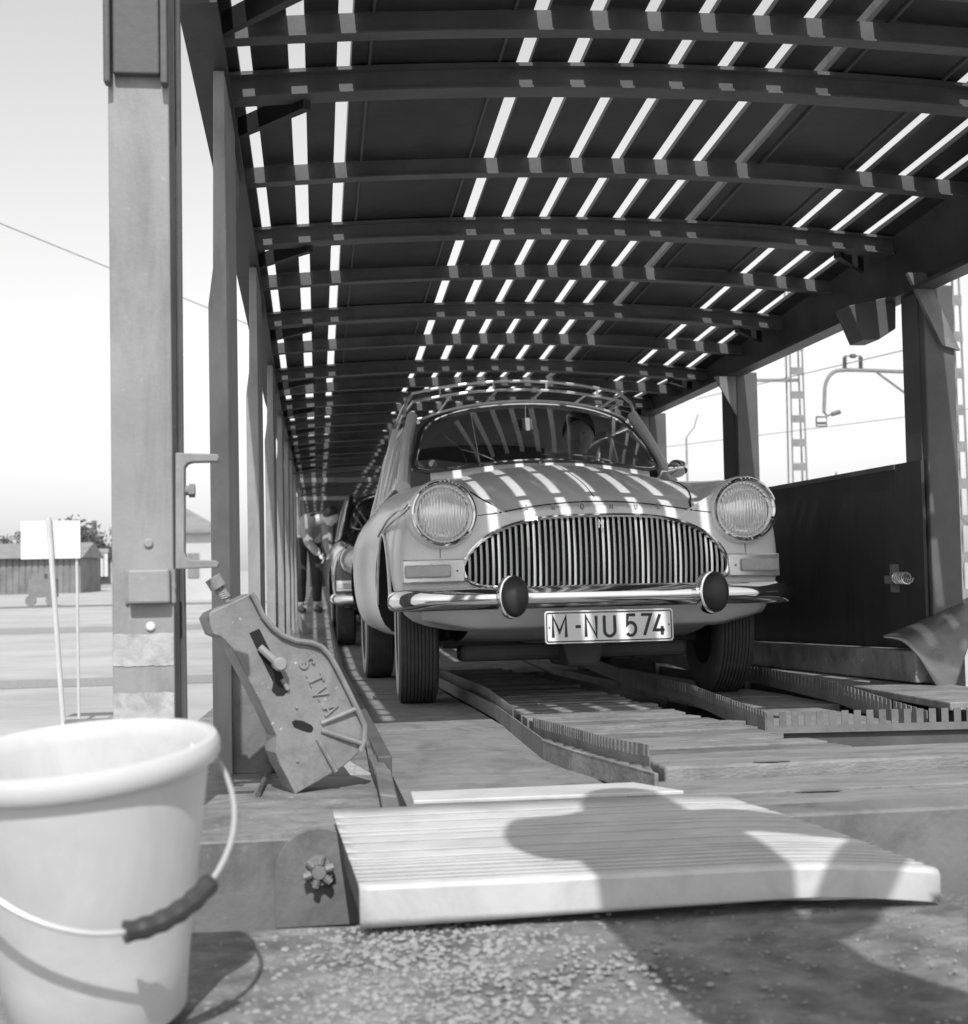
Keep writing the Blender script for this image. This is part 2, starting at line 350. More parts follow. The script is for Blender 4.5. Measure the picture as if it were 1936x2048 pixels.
# --- middle cross planks between the tracks
y = 3.0; i = 0
while y < 8.5:
    L = .135+.02*(i % 3); xr = 1.30-.02*(y-3.2)+random.uniform(-.03, .03)
    b = MB(); d0, d1 = random.uniform(.004, .012), random.uniform(.006, .014); y1 = y+L-random.uniform(.030, .040)
    b.hexa([(.70, y, deck_z(y)-.03), (xr, y, deck_z(y)-.03), (xr, y1, deck_z(y1)-.03), (.70, y1, deck_z(y1)-.03), (.70, y, deck_z(y)+d0+.004), (xr, y, deck_z(y)+d0+.006), (xr, y1, deck_z(y1)+d1), (.70, y1, deck_z(y1)+d1)])
    b.build('cross_plank', ('wood_x', 'wood_b', 'wood')[i*7 % 3], W, bevel=.002); y += L; i += 1
fl = MB(); sloped_box(fl, .62, 1.5, 8.6, YE, -.05, -.02); fl.build('floor_plate', 'deckplate', W)
# --- toothed wheel guides
def toothed(base, h, tooth, pitch, th=.004, split=.5):
    """vertical plate along a floor polyline, its upper half cut into teeth"""
    mb = MB(); P = [Vector(p) for p in base]
    for a, b in zip(P[:-1], P[1:]):
        d = (b-a); L = d.length; u = d/L; n = Vector((-u.y, u.x, 0))*th
        def slab(t0, t1, z0, z1):
            p = [a+u*t0, a+u*t1]; q = []
            for zz in (z0, z1):
                q += [p[0]+Vector((0,0,zz)), p[1]+Vector((0,0,zz)), p[1]+n+Vector((0,0,zz)), p[0]+n+Vector((0,0,zz))]
            mb.hexa(q)
        slab(0, L, 0, h*split)
        t = 0
        while t < L-tooth*.4:
            slab(t, min(t+tooth, L), h*split-.0005, h); t += pitch
    return mb
def wallstrip(base, h, th=.005):
    mb = MB(); P = [Vector(p) for p in base]
    for a, b in zip(P[:-1], P[1:]):
        u = (b-a).normalized(); n = Vector((-u.y, u.x, 0))*th; Z = Vector((0, 0, h))
        mb.hexa([a, b, b+n, a+n, a+Z, b+Z, b+n+Z, a+n+Z])
    return mb
D_ = lambda x, y, dz=0.: Vector((x, y, deck_z(y)+dz))
lw = [D_(.612, 8.6), D_(.612, 4.58), D_(.555, 3.25)]
wallstrip(lw, .05).build('wheel_guide', 'steel', W)
lf = fill([D_(.555, 3.245), D_(.575, 3.0), D_(.605, 2.8), D_(.648, 2.50)], 4)
wallstrip(lf, .048, .008).build('wheel_guide', 'deckplate', W, True)
tl = [D_(.665, 8.6, .01), D_(.665, 5.2, .01), D_(.60, 4.05, .01)]+fill([D_(.615, 3.75, .012), D_(.655, 3.35, .014), D_(.68, 3.08, .014), D_(.73, 2.86, .014)], 4)
toothed(tl[:3], .065, .014, .024).build('toothed_guide', 'steel', W)
toothed(tl[3:], .052, .012, .021).build('toothed_guide', 'steel', W)
mb = MB()   # top flange joining wall and teeth
top_a = [Vector((p.x, p.y, deck_z(p.y)+.046)) for p in lf]; top_b = fill([D_(.605, 3.70, .02), D_(.65, 3.30, .02), D_(.675, 3.05, .02), D_(.725, 2.84, .02)], 4)
for i in range(min(len(top_a), len(top_b))-1): mb.add([top_a[i], top_a[i+1], top_b[i+1], top_b[i]], [(0,1,2,3)])
mb.build('guide_flange', 'steel', W, True, solid=.004)
# right track
rl = [D_(1.285, 3.66, -.01), D_(1.36, 4.2, -.01), D_(1.50, 5.2, -.01), D_(1.53, 6.2, -.01), D_(1.53, YE, -.01)]
toothed(rl[:4], .075, .030, .044).build('toothed_guide', 'steel', W)
wallstrip(rl[3:], .07).build('wheel_guide', 'steel', W)
toothed([D_(1.285, 3.655, .002), D_(2.22, 3.52, .002)], .062, .020, .036, split=.35).build('toothed_guide', 'steel', W)
wallstrip([D_(1.29, 3.67, -.16), D_(2.22, 3.535, -.16)], .16, .012).build('pit_wall', 'steel_dark', W)
rr = [D_(1.76, 3.62, -.02), D_(1.80, 3.95, -.01), D_(1.89, 4.6, .01), D_(1.95, 5.6, .03), D_(1.95, 6.4, .03), D_(1.95, YE, .03)]
toothed(rr[:5], .075, .030, .046).build('toothed_guide', 'steel', W)
wallstrip(rr[4:], .07).build('wheel_guide', 'steel', W)
y = 3.70
while y < YE-.5:   # right track floor boards
    b = MB(); sloped_box(b, 1.30 if y < 4.2 else 1.55, 1.80 if y < 4.5 else 1.94, y, y+.493, -.04, random.uniform(-.003, .003)); b.build('deck_board', 'wood', W, bevel=.003); y += .5
sd_ = MB(); sd_.hexa([D_(1.84,3.64,.05),D_(2.22,3.64,.05),D_(2.22,5.4,.06),D_(1.97,5.4,.06),D_(1.84,3.64,.075),D_(2.22,3.64,.075),D_(2.22,5.4,.085),D_(1.97,5.4,.085)])
sd_.build('side_step', 'deckplate', W, bevel=.004)
sd_ = MB(); sloped_box(sd_, 1.97, 2.22, 5.405, YE, .06, .085); sd_.build('side_step', 'deckplate', W, bevel=.004)
kb = MB(); sloped_box(kb, 2.10, 2.21, 4.4, YE, .087, .20); kb.build('side_kerb', 'deckplate', W, bevel=.006)
# --- right side sheet and posts
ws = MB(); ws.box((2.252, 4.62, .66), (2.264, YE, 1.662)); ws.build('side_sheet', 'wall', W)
ws = MB(); ws.box((2.246, 4.84, 1.642), (2.2515, YE, 1.662)); ws.build('sheet_edge', 'steel_dark', W)
sp = MB(); c = atX(1737*K, 1123*K, 2.245); sp.box((2.225, c.y-.012, c.z-.05), (2.2518, c.y+.012, c.z+.06)); sp.box((2.21, c.y-.03, c.z-.015), (2.2518, c.y+.03, c.z+.015)); o = sp.build('latch', 'steel', W)
hx = MB(); hx.tube([(2.23+.022*math.cos(t*.7), c.y-.035-.0022*t, c.z+.006+.022*math.sin(t*.7)) for t in range(46)], .0032, 6); hx.build('latch_spring', 'alum_trim', o, True)
def post(xa, xb, ya, yb, z0, z1, m, nm='side_post'):
    mb = MB(); t = .012; xm = (xa+xb)/2
    mb.box((xa, ya, z0), (xb, ya+t, z1)); mb.box((xa, yb-t, z0), (xb, yb, z1)); mb.box((xm-t, ya+t, z0), (xm+t, yb-t, z1)); return mb.build(nm, m, W, bevel=.002)
for i, (ya, yb) in enumerate([(4.60, 4.79), (6.80, 7.06), (8.67, 8.93), (10.8, 11.08), (12.9, 13.2)]):
    b = MB(); b.box((2.273, ya, .45), (2.392, yb, 2.32)); o = b.build('side_post', 'steel_dark', W, bevel=.006)  # dark steel puts the roof's shade on these posts into the colour
    b = MB(); b.box((2.267, ya+.04, .45), (2.2725, yb-.02, 2.30)); b.build('post_web', 'steel_dark', o)
    if i:
        b = MB(); b.prism([(2.272, ya+.002, 2.298), (2.15, ya+.002, 2.298), (2.272, ya+.002, 2.08)], (0, .012, 0)); b.build('gusset', 'steel', o)
g1 = MB(); p = [atY(1698, 611, 4.82), atY(1728, 679, 4.82), atY(1758, 679, 4.82), atY(1792, 657, 4.82), atY(1792, 590, 4.82)]
g1.prism(p, (0, .14, 0)); g1.build('gusset', 'steel_dark', W, bevel=.004)
g2 = MB(); a, b = atY(1815, 545, 4.58), atY(1885, 690, 4.58); g2.prism([a, b, b+Vector((.07, 0, -.02)), a+Vector((.07, 0, 0))], (0, .02, 0)); g2.build('brace', 'steel', W)
# --- roof longitudinals
def roof_strip(mb, x0, x1, y0, y1, d0, d1):
    ys = [y0]+([YK] if y0 < YK-.01 and y1 > YK+.01 else [])+[y1]
    for a, b in zip(ys[:-1], ys[1:]):
        q = []
        for d in (d0, d1):
            for (X, Y) in ((x0, a), (x1, a), (x1, b), (x0, b)): q.append((X, Y, roof_z(Y, X)+d))
        mb.hexa(q)
    return mb
def roof_strip_lin(mb, x0, x1, y0, y1, d0, d1):   # section with a straight top, no split
    q = []
    for d in (d0, d1):
        for (X, Y) in ((x0, y0), (x1, y0), (x1, y1), (x0, y1)): q.append((X, Y, roof_z(Y, X)+d))
    mb.hexa(q); return mb
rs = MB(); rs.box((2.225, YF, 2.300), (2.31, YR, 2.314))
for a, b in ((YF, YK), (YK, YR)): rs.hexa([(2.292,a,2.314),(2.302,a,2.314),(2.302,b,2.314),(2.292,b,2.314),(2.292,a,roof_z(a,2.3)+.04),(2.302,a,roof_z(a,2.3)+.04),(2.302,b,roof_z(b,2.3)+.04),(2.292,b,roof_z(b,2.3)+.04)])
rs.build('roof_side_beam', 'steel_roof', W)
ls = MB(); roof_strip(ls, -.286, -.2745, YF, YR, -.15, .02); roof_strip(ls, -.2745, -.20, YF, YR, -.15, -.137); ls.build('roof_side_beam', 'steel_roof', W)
GW = .042
gaps = [-.172, -.035, .092]+[.594+.144*i for i in range(7)]+[1.90, 2.05, 2.185]
gws = [.034, .050, .044]+[GW]*7+[.052, .044, .040]
edges = [-.274]+sum([[g_-w_/2, g_+w_/2] for g_, w_ in zip(gaps, gws)], [])+[2.288]
for j in range(0, len(edges), 2):
    for (ya, yb) in ((YF, YK-.005), (YK+.005, YR)):
        x0, x1 = edges[j]+random.uniform(-.003, .003), edges[j+1]+random.uniform(-.003, .003)
        b = MB(); dz = random.uniform(0, .005); roof_strip_lin(b, x0, x1, ya, yb, dz, .018+dz)
        wide = x1-x0 > .35
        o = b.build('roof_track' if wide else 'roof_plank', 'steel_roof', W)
        if wide:
            for xx in (x0+.05, x1-.05):
                l = MB(); roof_strip_lin(l, xx-.004, xx+.004, ya, yb, -.006, dz-.0005); l.build('track_seam', 'steel_dark', o)
            for xx in (x0, x1-.008):
                l = MB(); roof_strip_lin(l, xx, xx+.008, ya, yb, .0185+dz, .060); l.build('track_edge', 'steel', o)
def arch_beam(Y, kind, m='beam', parent=W, x0=-.274, x1=2.287, zf=roof_z):
    mb = MB(); n = 22
    def part(y0, y1, d0, d1):
        vs = []
        for i in range(n+1):
            X = x0+(x1-x0)*i/n; z = zf(Y, X)-.001
            vs += [(X, y0, z+d0), (X, y1, z+d0), (X, y1, z+d1), (X, y0, z+d1)]
        fs = []
        for i in range(n):
            for k in range(4): fs.append((i*4+k, i*4+(k+1) % 4, (i+1)*4+(k+1) % 4, (i+1)*4+k))
        fs += [(0,1,2,3), tuple(range(n*4, n*4+4))]; mb.add(vs, fs)
    if kind == 0:    # heavy: upper and lower flange
        part(Y, Y+.008, -.063, -.002); part(Y-.026, Y-.0002, -.014, -.004); part(Y-.014, Y+.065, -.070, -.0635)
    else:            # light angle
        part(Y, Y+.007, -.052, -.002); part(Y-.012, Y+.04, -.058, -.0525)
    return mb.build('cross_beam', m, parent)
ybeam = [2.90, 2.99+.23, 3.54]+[3.617+.625*k for k in range(1, 7)]+[7.99+.625*k for k in range(0, 11)]
for i, Y in enumerate(ybeam):
    kind = i % 2        # 2.81:0, 3.40:1, 4.11:0 ...
    arch_beam(Y, kind)
    if kind == 0:
        b = MB(); za = roof_z(Y, -.2)-.06
        b.hexa([(-.21, Y+.24, za-.035), (-.02, Y+.03, za-.02), (0., Y+.05, za-.02), (-.21, Y+.265, za-.035), (-.21, Y+.24, za+.02), (-.02, Y+.03, za+.035), (0., Y+.05, za+.035), (-.21, Y+.265, za+.02)])
        b.build('roof_bracket', 'steel_roof', W)
        b = MB(); b.hexa([(2.26, Y+.22, za-.035), (2.08, Y+.03, za-.02), (2.06, Y+.05, za-.02), (2.26, Y+.245, za-.035), (2.26, Y+.22, za+.02), (2.08, Y+.03, za+.035), (2.06, Y+.05, za+.035), (2.26, Y+.245, za+.02)])
        b.build('roof_bracket', 'steel_roof', W)
# --- left columns behind the end post
for i, Y in enumerate([3.17, 4.84, 6.55, 8.23, 9.94, 11.6, 13.3]):
    zt = roof_z(Y, -.25)-.152; zb = deck_z(Y)-.1
    xi, xo, xt = -.208, -.252, -.240
    b = MB(); poly = [(xo, Y, zb), (xi, Y, zb), (xi, Y, zt), (xt+.006, Y, zt), (xt, Y, 2.03), (xo, Y, 1.94)]
    b.prism(poly, (0, .014, 0)); b.box((xi-.012, Y+.0145, zb), (xi, Y+.42, zt-.002)); o = b.build('side_post', 'steel_light', W, bevel=.002)
    b = MB(); b.prism([(xi-.018, Y+.42, zt-.001), (xi-.018, Y+.85, zt-.001), (xi-.018, Y+.42, zt-.35)], (.010, 0, 0)); b.build('gusset', 'steel', o)
    b = MB(); b.prism([(xi+.001, Y+.02, zb+.1), (xi+.001, Y+.02, zb+.36), (xi+.13, Y+.02, zb+.1)], (0, .014, 0)); b.build('gusset', 'steel', o)
# --- the near end post with white bands, lug, bracket, rod
p0, p1 = atY(228*K, 1390*K, 2.44), atY(345*K, 1390*K, 2.44)
xa, xb = -.372, -.262
b = MB(); b.box((xa, 2.44, .62), (xb, 2.453, 3.4)); b.box((xb-.052, 2.4535, .62), (xb-.040, 2.56, 3.4)); b.box((xa, 2.5605, .62), (xb, 2.572, 3.4)); EP = b.build('end_post', 'steel_light', W, bevel=.0025)
for (ya, yb) in ((1228, 1290), (1342, 1392)):
    z1, z0 = atY(285*K, ya*K, 2.44).z, atY(285*K, yb*K, 2.44).z
    b = MB(); n = 14; vs = []
    for i in range(n+1):
        X = xa+.001+(xb-xa-.002)*i/n; vs += [(X, 2.4385, z0+random.uniform(-.0015, .0015)), (X, 2.4385, z1+random.uniform(-.0015, .0015))]
    b.add(vs, [(2*i, 2*i+2, 2*i+3, 2*i+1) for i in range(n)]); b.build('painted_band', 'band', EP)
lg0, lg1 = atY(250*K, 1170*K, 2.43), atY(330*K, 1103*K, 2.43)
b = MB(); b.box((lg0.x, 2.414, lg0.z), (lg1.x, 2.4395, lg1.z)); o = b.build('lug', 'steel_light', EP, bevel=.004)
for xx in (lg0.x-.004, lg1.x+.004):
    b = MB(); b.tube([(xx, 2.4375, lg0.z+(lg1.z-lg0.z)*t/9) for t in range(10)], .004, 7, rs=[.004+.0018*random.random() for _ in range(10)]); b.build('weld_seam', 'steel_light', o, True)
for (px, py, m) in ((292, 1214, 'white'), (288, 1053, 'steel_light')):  # white disc paints the brightness seen through a hole; grey one a rivet
    c = atY(px*K, py*K, 2.44); b = MB(); b.lathe([(.0085, 0), (.0085, .003), (.006, .005)], Matrix.Translation((c.x, 2.4398, c.z)) @ Matrix.Rotation(R(90), 4, 'X'), 18); b.build('rivet_and_hole_disc', m, EP, True)
zt = atY(262*K, 142*K, 2.42).z
b = MB(); b.box((xa+.012, 2.42, zt), (xb-.014, 2.4385, 3.2)); b.box((xa-.004, 2.412, zt-.02), (xa+.008, 2.4385, 3.2)); b.box((xb-.012, 2.412, zt-.02), (xb+.001, 2.4385, 3.2)); b.build('head_bracket', 'steel_dark', EP, bevel=.003)  # shadow over the post top is put into this dark colour
q0, q1 = atY(344*K, 80*K, 2.50), atY(350*K, 870*K, 2.50)
b = MB(); b.tube([q0+Vector((0, 0, .8)), q0, q1, q1-Vector((-.002, 0, .6))], .0062, 8); b.build('hanging_rod', 'steel_dark', W, True)
cb = [(340,877),(422,880),(424,886),(422,894),(372,895),(362,898),(357,906),(357,1070),(361,1080),(372,1085),(418,1086),(424,1092),(421,1100),(340,1103)]
b = MB(); b.prism([atY(x*K, y*K, 2.40) for x, y in cb], (0, .035, 0)); CB = b.build('channel_bracket', 'steel_light', W, bevel=.002)
c0, c1 = atY(357*K, 951*K, 2.415), atY(378*K, 951*K, 2.415)
b = MB(); b.tube([c0, c0+(c1-c0)*.45], .0085, 10); b.tube([c0+(c1-c0)*.45, c1], .0125, 6); b.build('bolt', 'steel_light', CB)
# end beam bolt with rounded plate
c = atY(618*K, 1682*K, 2.27)
b = MB(); pl = [(c.x-.075, 2.262, .69), (c.x+.075, 2.262, .69)]+[(c.x+.075*math.cos(R(a)), 2.262, c.z-.005+.075*math.sin(R(a))) for a in range(0, 181, 15)]
b.prism(pl, (0, .0075, 0)); BP = b.build('bolt_plate', 'steel', W, bevel=.002)
b = MB(); Mx = Matrix.Translation((c.x, 2.2615, c.z)) @ Matrix.Rotation(R(90), 4, 'X')
b.lathe([(.024, 0), (.024, .018), (.012, .0185), (.012, .026)], Mx, 18)
for k in range(6):
    a = k*math.pi/3+.3; b.tube([(c.x+.013*math.cos(a), 2.262-.022, c.z+.013*math.sin(a)), (c.x+.0265*math.cos(a), 2.262-.022, c.z+.0265*math.sin(a))], .0065, 8)
b.build('castle_nut', 'cast', BP, True)
# curved galvanised fender flap at the right
def cr(px, py): return (1500+px/4.937, 1150+py/4.937)
A = [atY(*cr(x, y), 4.62) for x, y in [(1315, 608), (1480, 540), (1640, 470), (1850, 365), (2150, 230), (2450, 100)]]
B = [atY(*cr(x, y), 4.35) for x, y in [(1320, 612), (1500, 650), (1660, 800), (1760, 960), (1860, 1130), (1960, 1330)]]
Bx = [p+Vector((0, -.0, 0)) for p in B]; A = list(A)
fa, fb_ = fill(A, 5), fill(Bx, 5)
b = MB()
def ff(u, v):
    i = min(int(u*(len(fa)-1)), len(fa)-1); p, q = fa[i], fb_[i]; m_ = p.lerp(q, v); return m_+Vector((0, 0, .05*math.sin(v*math.pi)*u))
b.grid(ff, len(fa), 8); FL = b.build('curved_flap', 'galv', W, True, solid=.006)
# portal at the far end of the wagon
pt = MB(); Y = YR+.03; zr = roof_z(Y, 0)-.10
pt.box((-.22, Y, zr-.05), (2.25, Y+.04, zr)); pt.build('portal_bar', 'steel_light', W)

# running gear and the rails it stands on
for X in (.30, 1.735):
    b = MB(); b.box((X-.035, 2.6, .10), (X+.035, 300, .15)); b.box((X-.07, 2.6, .004), (X+.07, 300, .03)); b.box((X-.012, 2.6, .03), (X+.012, 300, .10)); struct(b.build('rail', 'steel_dark'))
def wheelset(wg, Y):
    b = MB(); b.tube([(.22, Y, .42), (1.82, Y, .42)], .05, 10); AX = b.build('axle', 'steel_dark', wg, True)
    for X, s in ((.30, 1), (1.735, -1)):
        b = MB(); b.lathe([(.29, -.055*s), (.27, .0), (.27, .06*s), (.05, .03*s), (.05, -.03*s), (.24, -.03*s)], Matrix.Translation((X, Y, .421)) @ Matrix.Rotation(R(90), 4, 'Y'), 28); b.build('wheel', 'steel_dark', AX, True)
for Y in (4.2, 6.0, 13.6, 15.4): wheelset(W, Y)
# ------------------------------------------------------------------ next wagon
W2 = thing('car_transporter_wagon', 'distant car transporter wagon coupled behind, seen through the first one', 'railway wagon', (XC, 18., 0), group='railway wagons of the car train')
zf2 = lambda Y, X=XC: 2.52-.0625*(X-XC)**2
b = MB(); b.box((-.45, 17.6, .60), (2.4, 36, .80)); b.build('floor_plate', 'deckplate', W2)
for j in range(0, len(edges), 2):
    b = MB(); x0, x1 = edges[j], edges[j+1]
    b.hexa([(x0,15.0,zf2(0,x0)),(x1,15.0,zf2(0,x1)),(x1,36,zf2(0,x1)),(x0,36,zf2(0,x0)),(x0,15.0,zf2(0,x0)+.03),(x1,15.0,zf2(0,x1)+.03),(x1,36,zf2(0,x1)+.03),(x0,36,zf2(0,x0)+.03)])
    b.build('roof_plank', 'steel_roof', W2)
for k in range(28): arch_beam(15.1+.75*k, k % 2, 'beam', W2, zf=zf2)
for k in range(8):
    for X in (-.26, 2.24):
        b = MB(); b.box((X, 17.9+2.3*k, .5), (X+.06, 18.2+2.3*k, 2.5)); b.build('side_post', 'steel', W2)
b = MB(); b.box((-.30, 17.65, 2.22), (2.3, 17.72, 2.27)); b.box((-.30, 17.65, .6), (-.22, 17.72, 2.22)); b.build('portal_bar', 'steel_light', W2)
for Y in (19.2, 21., 31., 33.): wheelset(W2, Y)
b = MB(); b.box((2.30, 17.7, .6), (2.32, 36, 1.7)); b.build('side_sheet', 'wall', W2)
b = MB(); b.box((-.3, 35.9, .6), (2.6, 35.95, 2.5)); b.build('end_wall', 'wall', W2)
# ================================================================== CARS
def car_matrix(X, Y, yaw_, pitch_): return Matrix.Translation((X, Y, deck_z(Y))) @ Matrix.Rotation(yaw_, 4, 'Z') @ Matrix.Rotation(-pitch_, 4, 'X')
CARM = car_matrix(1.092, 5.62, R(1.3), math.atan(.0388))
CMI = CARM.inverted()
def cpy(x, y, ly):      # photo pixel -> car frame at local depth
    v = CMI.to_3x3() @ ray(x*K, y*K); c = CMI @ CAM; return c+v*((ly-c.y)/v.y)
def cpx(x, y, lx):
    v = CMI.to_3x3() @ ray(x*K, y*K); c = CMI @ CAM; return c+v*((lx-c.x)/v.x)
def fy(x, z): return -.625+.135*(abs(x)/.8)**2+.35*max(0, .46-z)**1.3+.25*max(0, z-.72)**1.4
GRILLE = [(0,.746),(.12,.745),(.24,.737),(.34,.716),(.43,.680),(.50,.625),(.535,.570),(.538,.535),(.52,.500),(.47,.478),(.36,.466),(.18,.460),(0,.458)]
def grille_loop(steps=3):
    h = fill([(x, z, 0) for x, z in GRILLE], steps); L = [(p.x, p.y) for p in h]
    return L+[(-x, z) for x, z in L[::-1][1:-1]]
STN = {
 -.56: [(0,.795),(.22,.788),(.42,.770),(.47,.795),(.53,.865),(.615,.905),(.725,.85),(.785,.73),(.795,.55),(.775,.41),(.67,.325),(0,.312)],
 -.45: [(0,.866),(.22,.858),(.42,.832),(.48,.845),(.54,.888),(.62,.925),(.742,.870),(.80,.74),(.812,.55),(.79,.38),(.70,.29),(0,.29)],
 -.20: [(0,.948),(.22,.940),(.42,.912),(.49,.905),(.55,.918),(.63,.935),(.75,.885),(.81,.75),(.82,.55),(.80,.36),(.72,.25),(0,.25)],
 .05: [(0,1.010),(.22,1.001),(.43,.968),(.50,.953),(.56,.952),(.635,.950),(.752,.905),(.813,.765),(.823,.55),(.805,.36),(.72,.24),(0,.24)],
 .33: [(0,1.080),(.22,1.066),(.44,1.012),(.51,.985),(.57,.975),(.64,.968),(.755,.925),(.818,.78),(.828,.55),(.81,.36),(.72,.24),(0,.24)],
 .60: [(0,1.03),(.22,1.03),(.44,1.01),(.51,1.0),(.57,.99),(.645,.98),(.76,.94),(.822,.80),(.830,.55),(.81,.36),(.72,.24),(0,.24)],
 1.5: [(0,1.0),(.22,1.0),(.44,1.0),(.51,.998),(.57,.995),(.65,.985),(.765,.945),(.825,.80),(.833,.55),(.81,.36),(.72,.24),(0,.24)],
 2.4: [(0,1.0),(.22,1.0),(.44,.998),(.51,.995),(.57,.99),(.65,.98),(.765,.94),(.825,.80),(.835,.55),(.81,.38),(.72,.27),(0,.27)],
 2.9: [(0,.97),(.22,.968),(.44,.96),(.51,.955),(.57,.95),(.65,.94),(.755,.90),(.81,.78),(.82,.56),(.79,.42),(.70,.34),(0,.34)],
 3.3: [(0,.86),(.22,.858),(.44,.85),(.51,.848),(.57,.845),(.63,.835),(.72,.80),(.77,.72),(.78,.56),(.75,.45),(.66,.38),(0,.38)]}
def body_mesh():
    mb = MB(); ys = sorted(STN); loops = []
    def loop(P): return P+[(-x, z) for x, z in P[::-1][1:-1]]
    cfront = (0, .55)
    def addloop(L, yfn): loops.append([(x, yfn(x, z), z) for x, z in L])
    F = loop(STN[ys[0]])
    for s_ in (.25, .55, .8, .93, .985):
        L = [(cfront[0]+(x-cfront[0])*s_, cfront[1]+(z-cfront[1])*s_) for x, z in F]
        addloop(L, lambda x, z, q=s_: fy(x, z)+(.0 if q < .95 else .012))
    for y_ in ys:
        wgt = max(0, min(1, (.33-y_)/.89))
        addloop(loop(STN[y_]), lambda x, z, q=y_, w_=wgt: q+w_*(fy(x, z)+.595))
    L = loop(STN[ys[-1]])
    for s_ in (.9, .5):
        addloop([(x*s_, .6+(z-.6)*s_) for x, z in L], lambda x, z, q=s_: 3.36+(.04 if q < .8 else 0))
    n = len(loops[0]); vs = [p for l in loops for p in l]; fs = []
    for i in range(len(loops)-1):
        for k in range(n): fs.append((i*n+k, i*n+(k+1) % n, (i+1)*n+(k+1) % n, (i+1)*n+k))
    fs += [tuple(range(n))[::-1], tuple(range((len(loops)-1)*n, len(loops)*n))]
    mb.add(vs, fs); return mb
def make_body(car, paint):
    o = body_mesh().build('body', paint, None, True, sub=2)
    cut = []
    def cutter(mb, mm='black'):
        c = mb.build('cutter', mm); cut.append(c)
        d = o.modifiers.new('cut', 'BOOLEAN'); d.operation = 'DIFFERENCE'; d.object = c; d.solver = 'EXACT'; d.material_mode = 'TRANSFER'
    for yy in (0., 2.45):
        for s in (-1, 1):
            m = MB(); r = .385 if yy == 0 else .37
            pr = [(s*.50, yy-r, -.3), (s*.50, yy+r, -.3)]+[(s*.50, yy+r*math.cos(R(a)), .33+(r+.01)*math.sin(R(a))) for a in range(0, 181, 12)]
            m.prism(pr, (s*.6, 0, 0)); cutter(m)
    gl = [(x*.985, z) for x, z in grille_loop()]
    m = MB(); m.prism([(x, -1., z) for x, z in gl], (0, .72, 0)); cutter(m)
    m = MB(); m.box((-.70, .62, .36), (.70, 2.55, 1.4)); cutter(m, 'interior')
    baked(o, 40)
    for c in cut: bpy.data.objects.remove(c)
    attach(o, car); return o
def wheel(car, x, y, side, steer=0):
    h = MB(); Rr, wd = .322, .168
    prof = [(.19, -wd*.42), (.235, -wd*.5), (.29, -wd*.49), (.312, -wd*.44)]
    nr = 9
    for i in range(nr):      # ribbed tread
        a = -wd*.40+wd*.80*i/nr; b = a+wd*.80/nr; cr_ = .004*(abs(i-(nr-1)/2)/4)**2
        prof += [(Rr-cr_, a+.001), (Rr-cr_, b-.0045), (Rr-.007-cr_, b-.004), (Rr-.007-cr_, b-.0005)]
    prof += [(.312, wd*.44), (.29, wd*.49), (.235, wd*.5), (.19, wd*.42)]
    mx = Matrix.Translation((x, y, Rr-.008)) @ Matrix.Rotation(steer, 4, 'Z') @ Matrix.Rotation(R(90)*side, 4, 'Y')
    h.lathe(prof, mx, 64, close=True); w_ = h.build('wheel', 'rubber', car, True)
    t = MB(); t.lathe([(.205, wd*.475), (.215, wd*.506), (.285, wd*.497), (.288, wd*.47)], mx, 48, close=True); t.build('sidewall', 'whitewall', w_, True)
    t = MB(); t.lathe([(.0, .01), (.12, .02), (.17, .045), (.192, .07), (.2, .02), (.0, -.03)], mx, 40); t.build('rim', 'steel', w_, True)
    t = MB(); t.lathe([(.001, .075), (.06, .07), (.105, .05), (.115, .03)], mx, 32); t.build('hubcap', 'chrome', w_, True)
    return w_
def ws_pt(u, v):   # windscreen surface, u -1..1, v 0 (bottom) ..1 (top)
    b = Vector((.625*u, .37+.20*abs(u)**2.2, 1.088-.065*u*u)); t = Vector((.515*u, .79+.15*abs(u)**2.2, 1.425-.050*u*u)); p = b.lerp(t, v)
    p.y -= .03*math.sin(v*math.pi); return p
def ws_round(u, v):   # map unit square to a rounded one
    r = .16
    a, b = u, v*2-1; k = 5.
    s = (abs(a)**k+abs(b)**k)**(1/k); m = max(abs(a), abs(b))
    if s > 1e-6: a, b = a*m/s, b*m/s
    return ws_pt(a, (b+1)/2)
def roof_pt(u, v):
    f = Vector((.545*u, .775+.16*abs(u)**2.2, 1.438-.055*u*u-.02*abs(u)**6))
    zc = 1.438+.062*math.sin(min(v*1.35, 1)*math.pi/2)-.10*max(0, v-.55)**1.6*2.2
    hw = .545+.055*math.sin(v*math.pi)
    return Vector((hw*u, f.y*(1-v)+v*(2.42-.10*u*u), zc-(.055+.03*math.sin(v*math.pi))*u*u-.02*abs(u)**6))
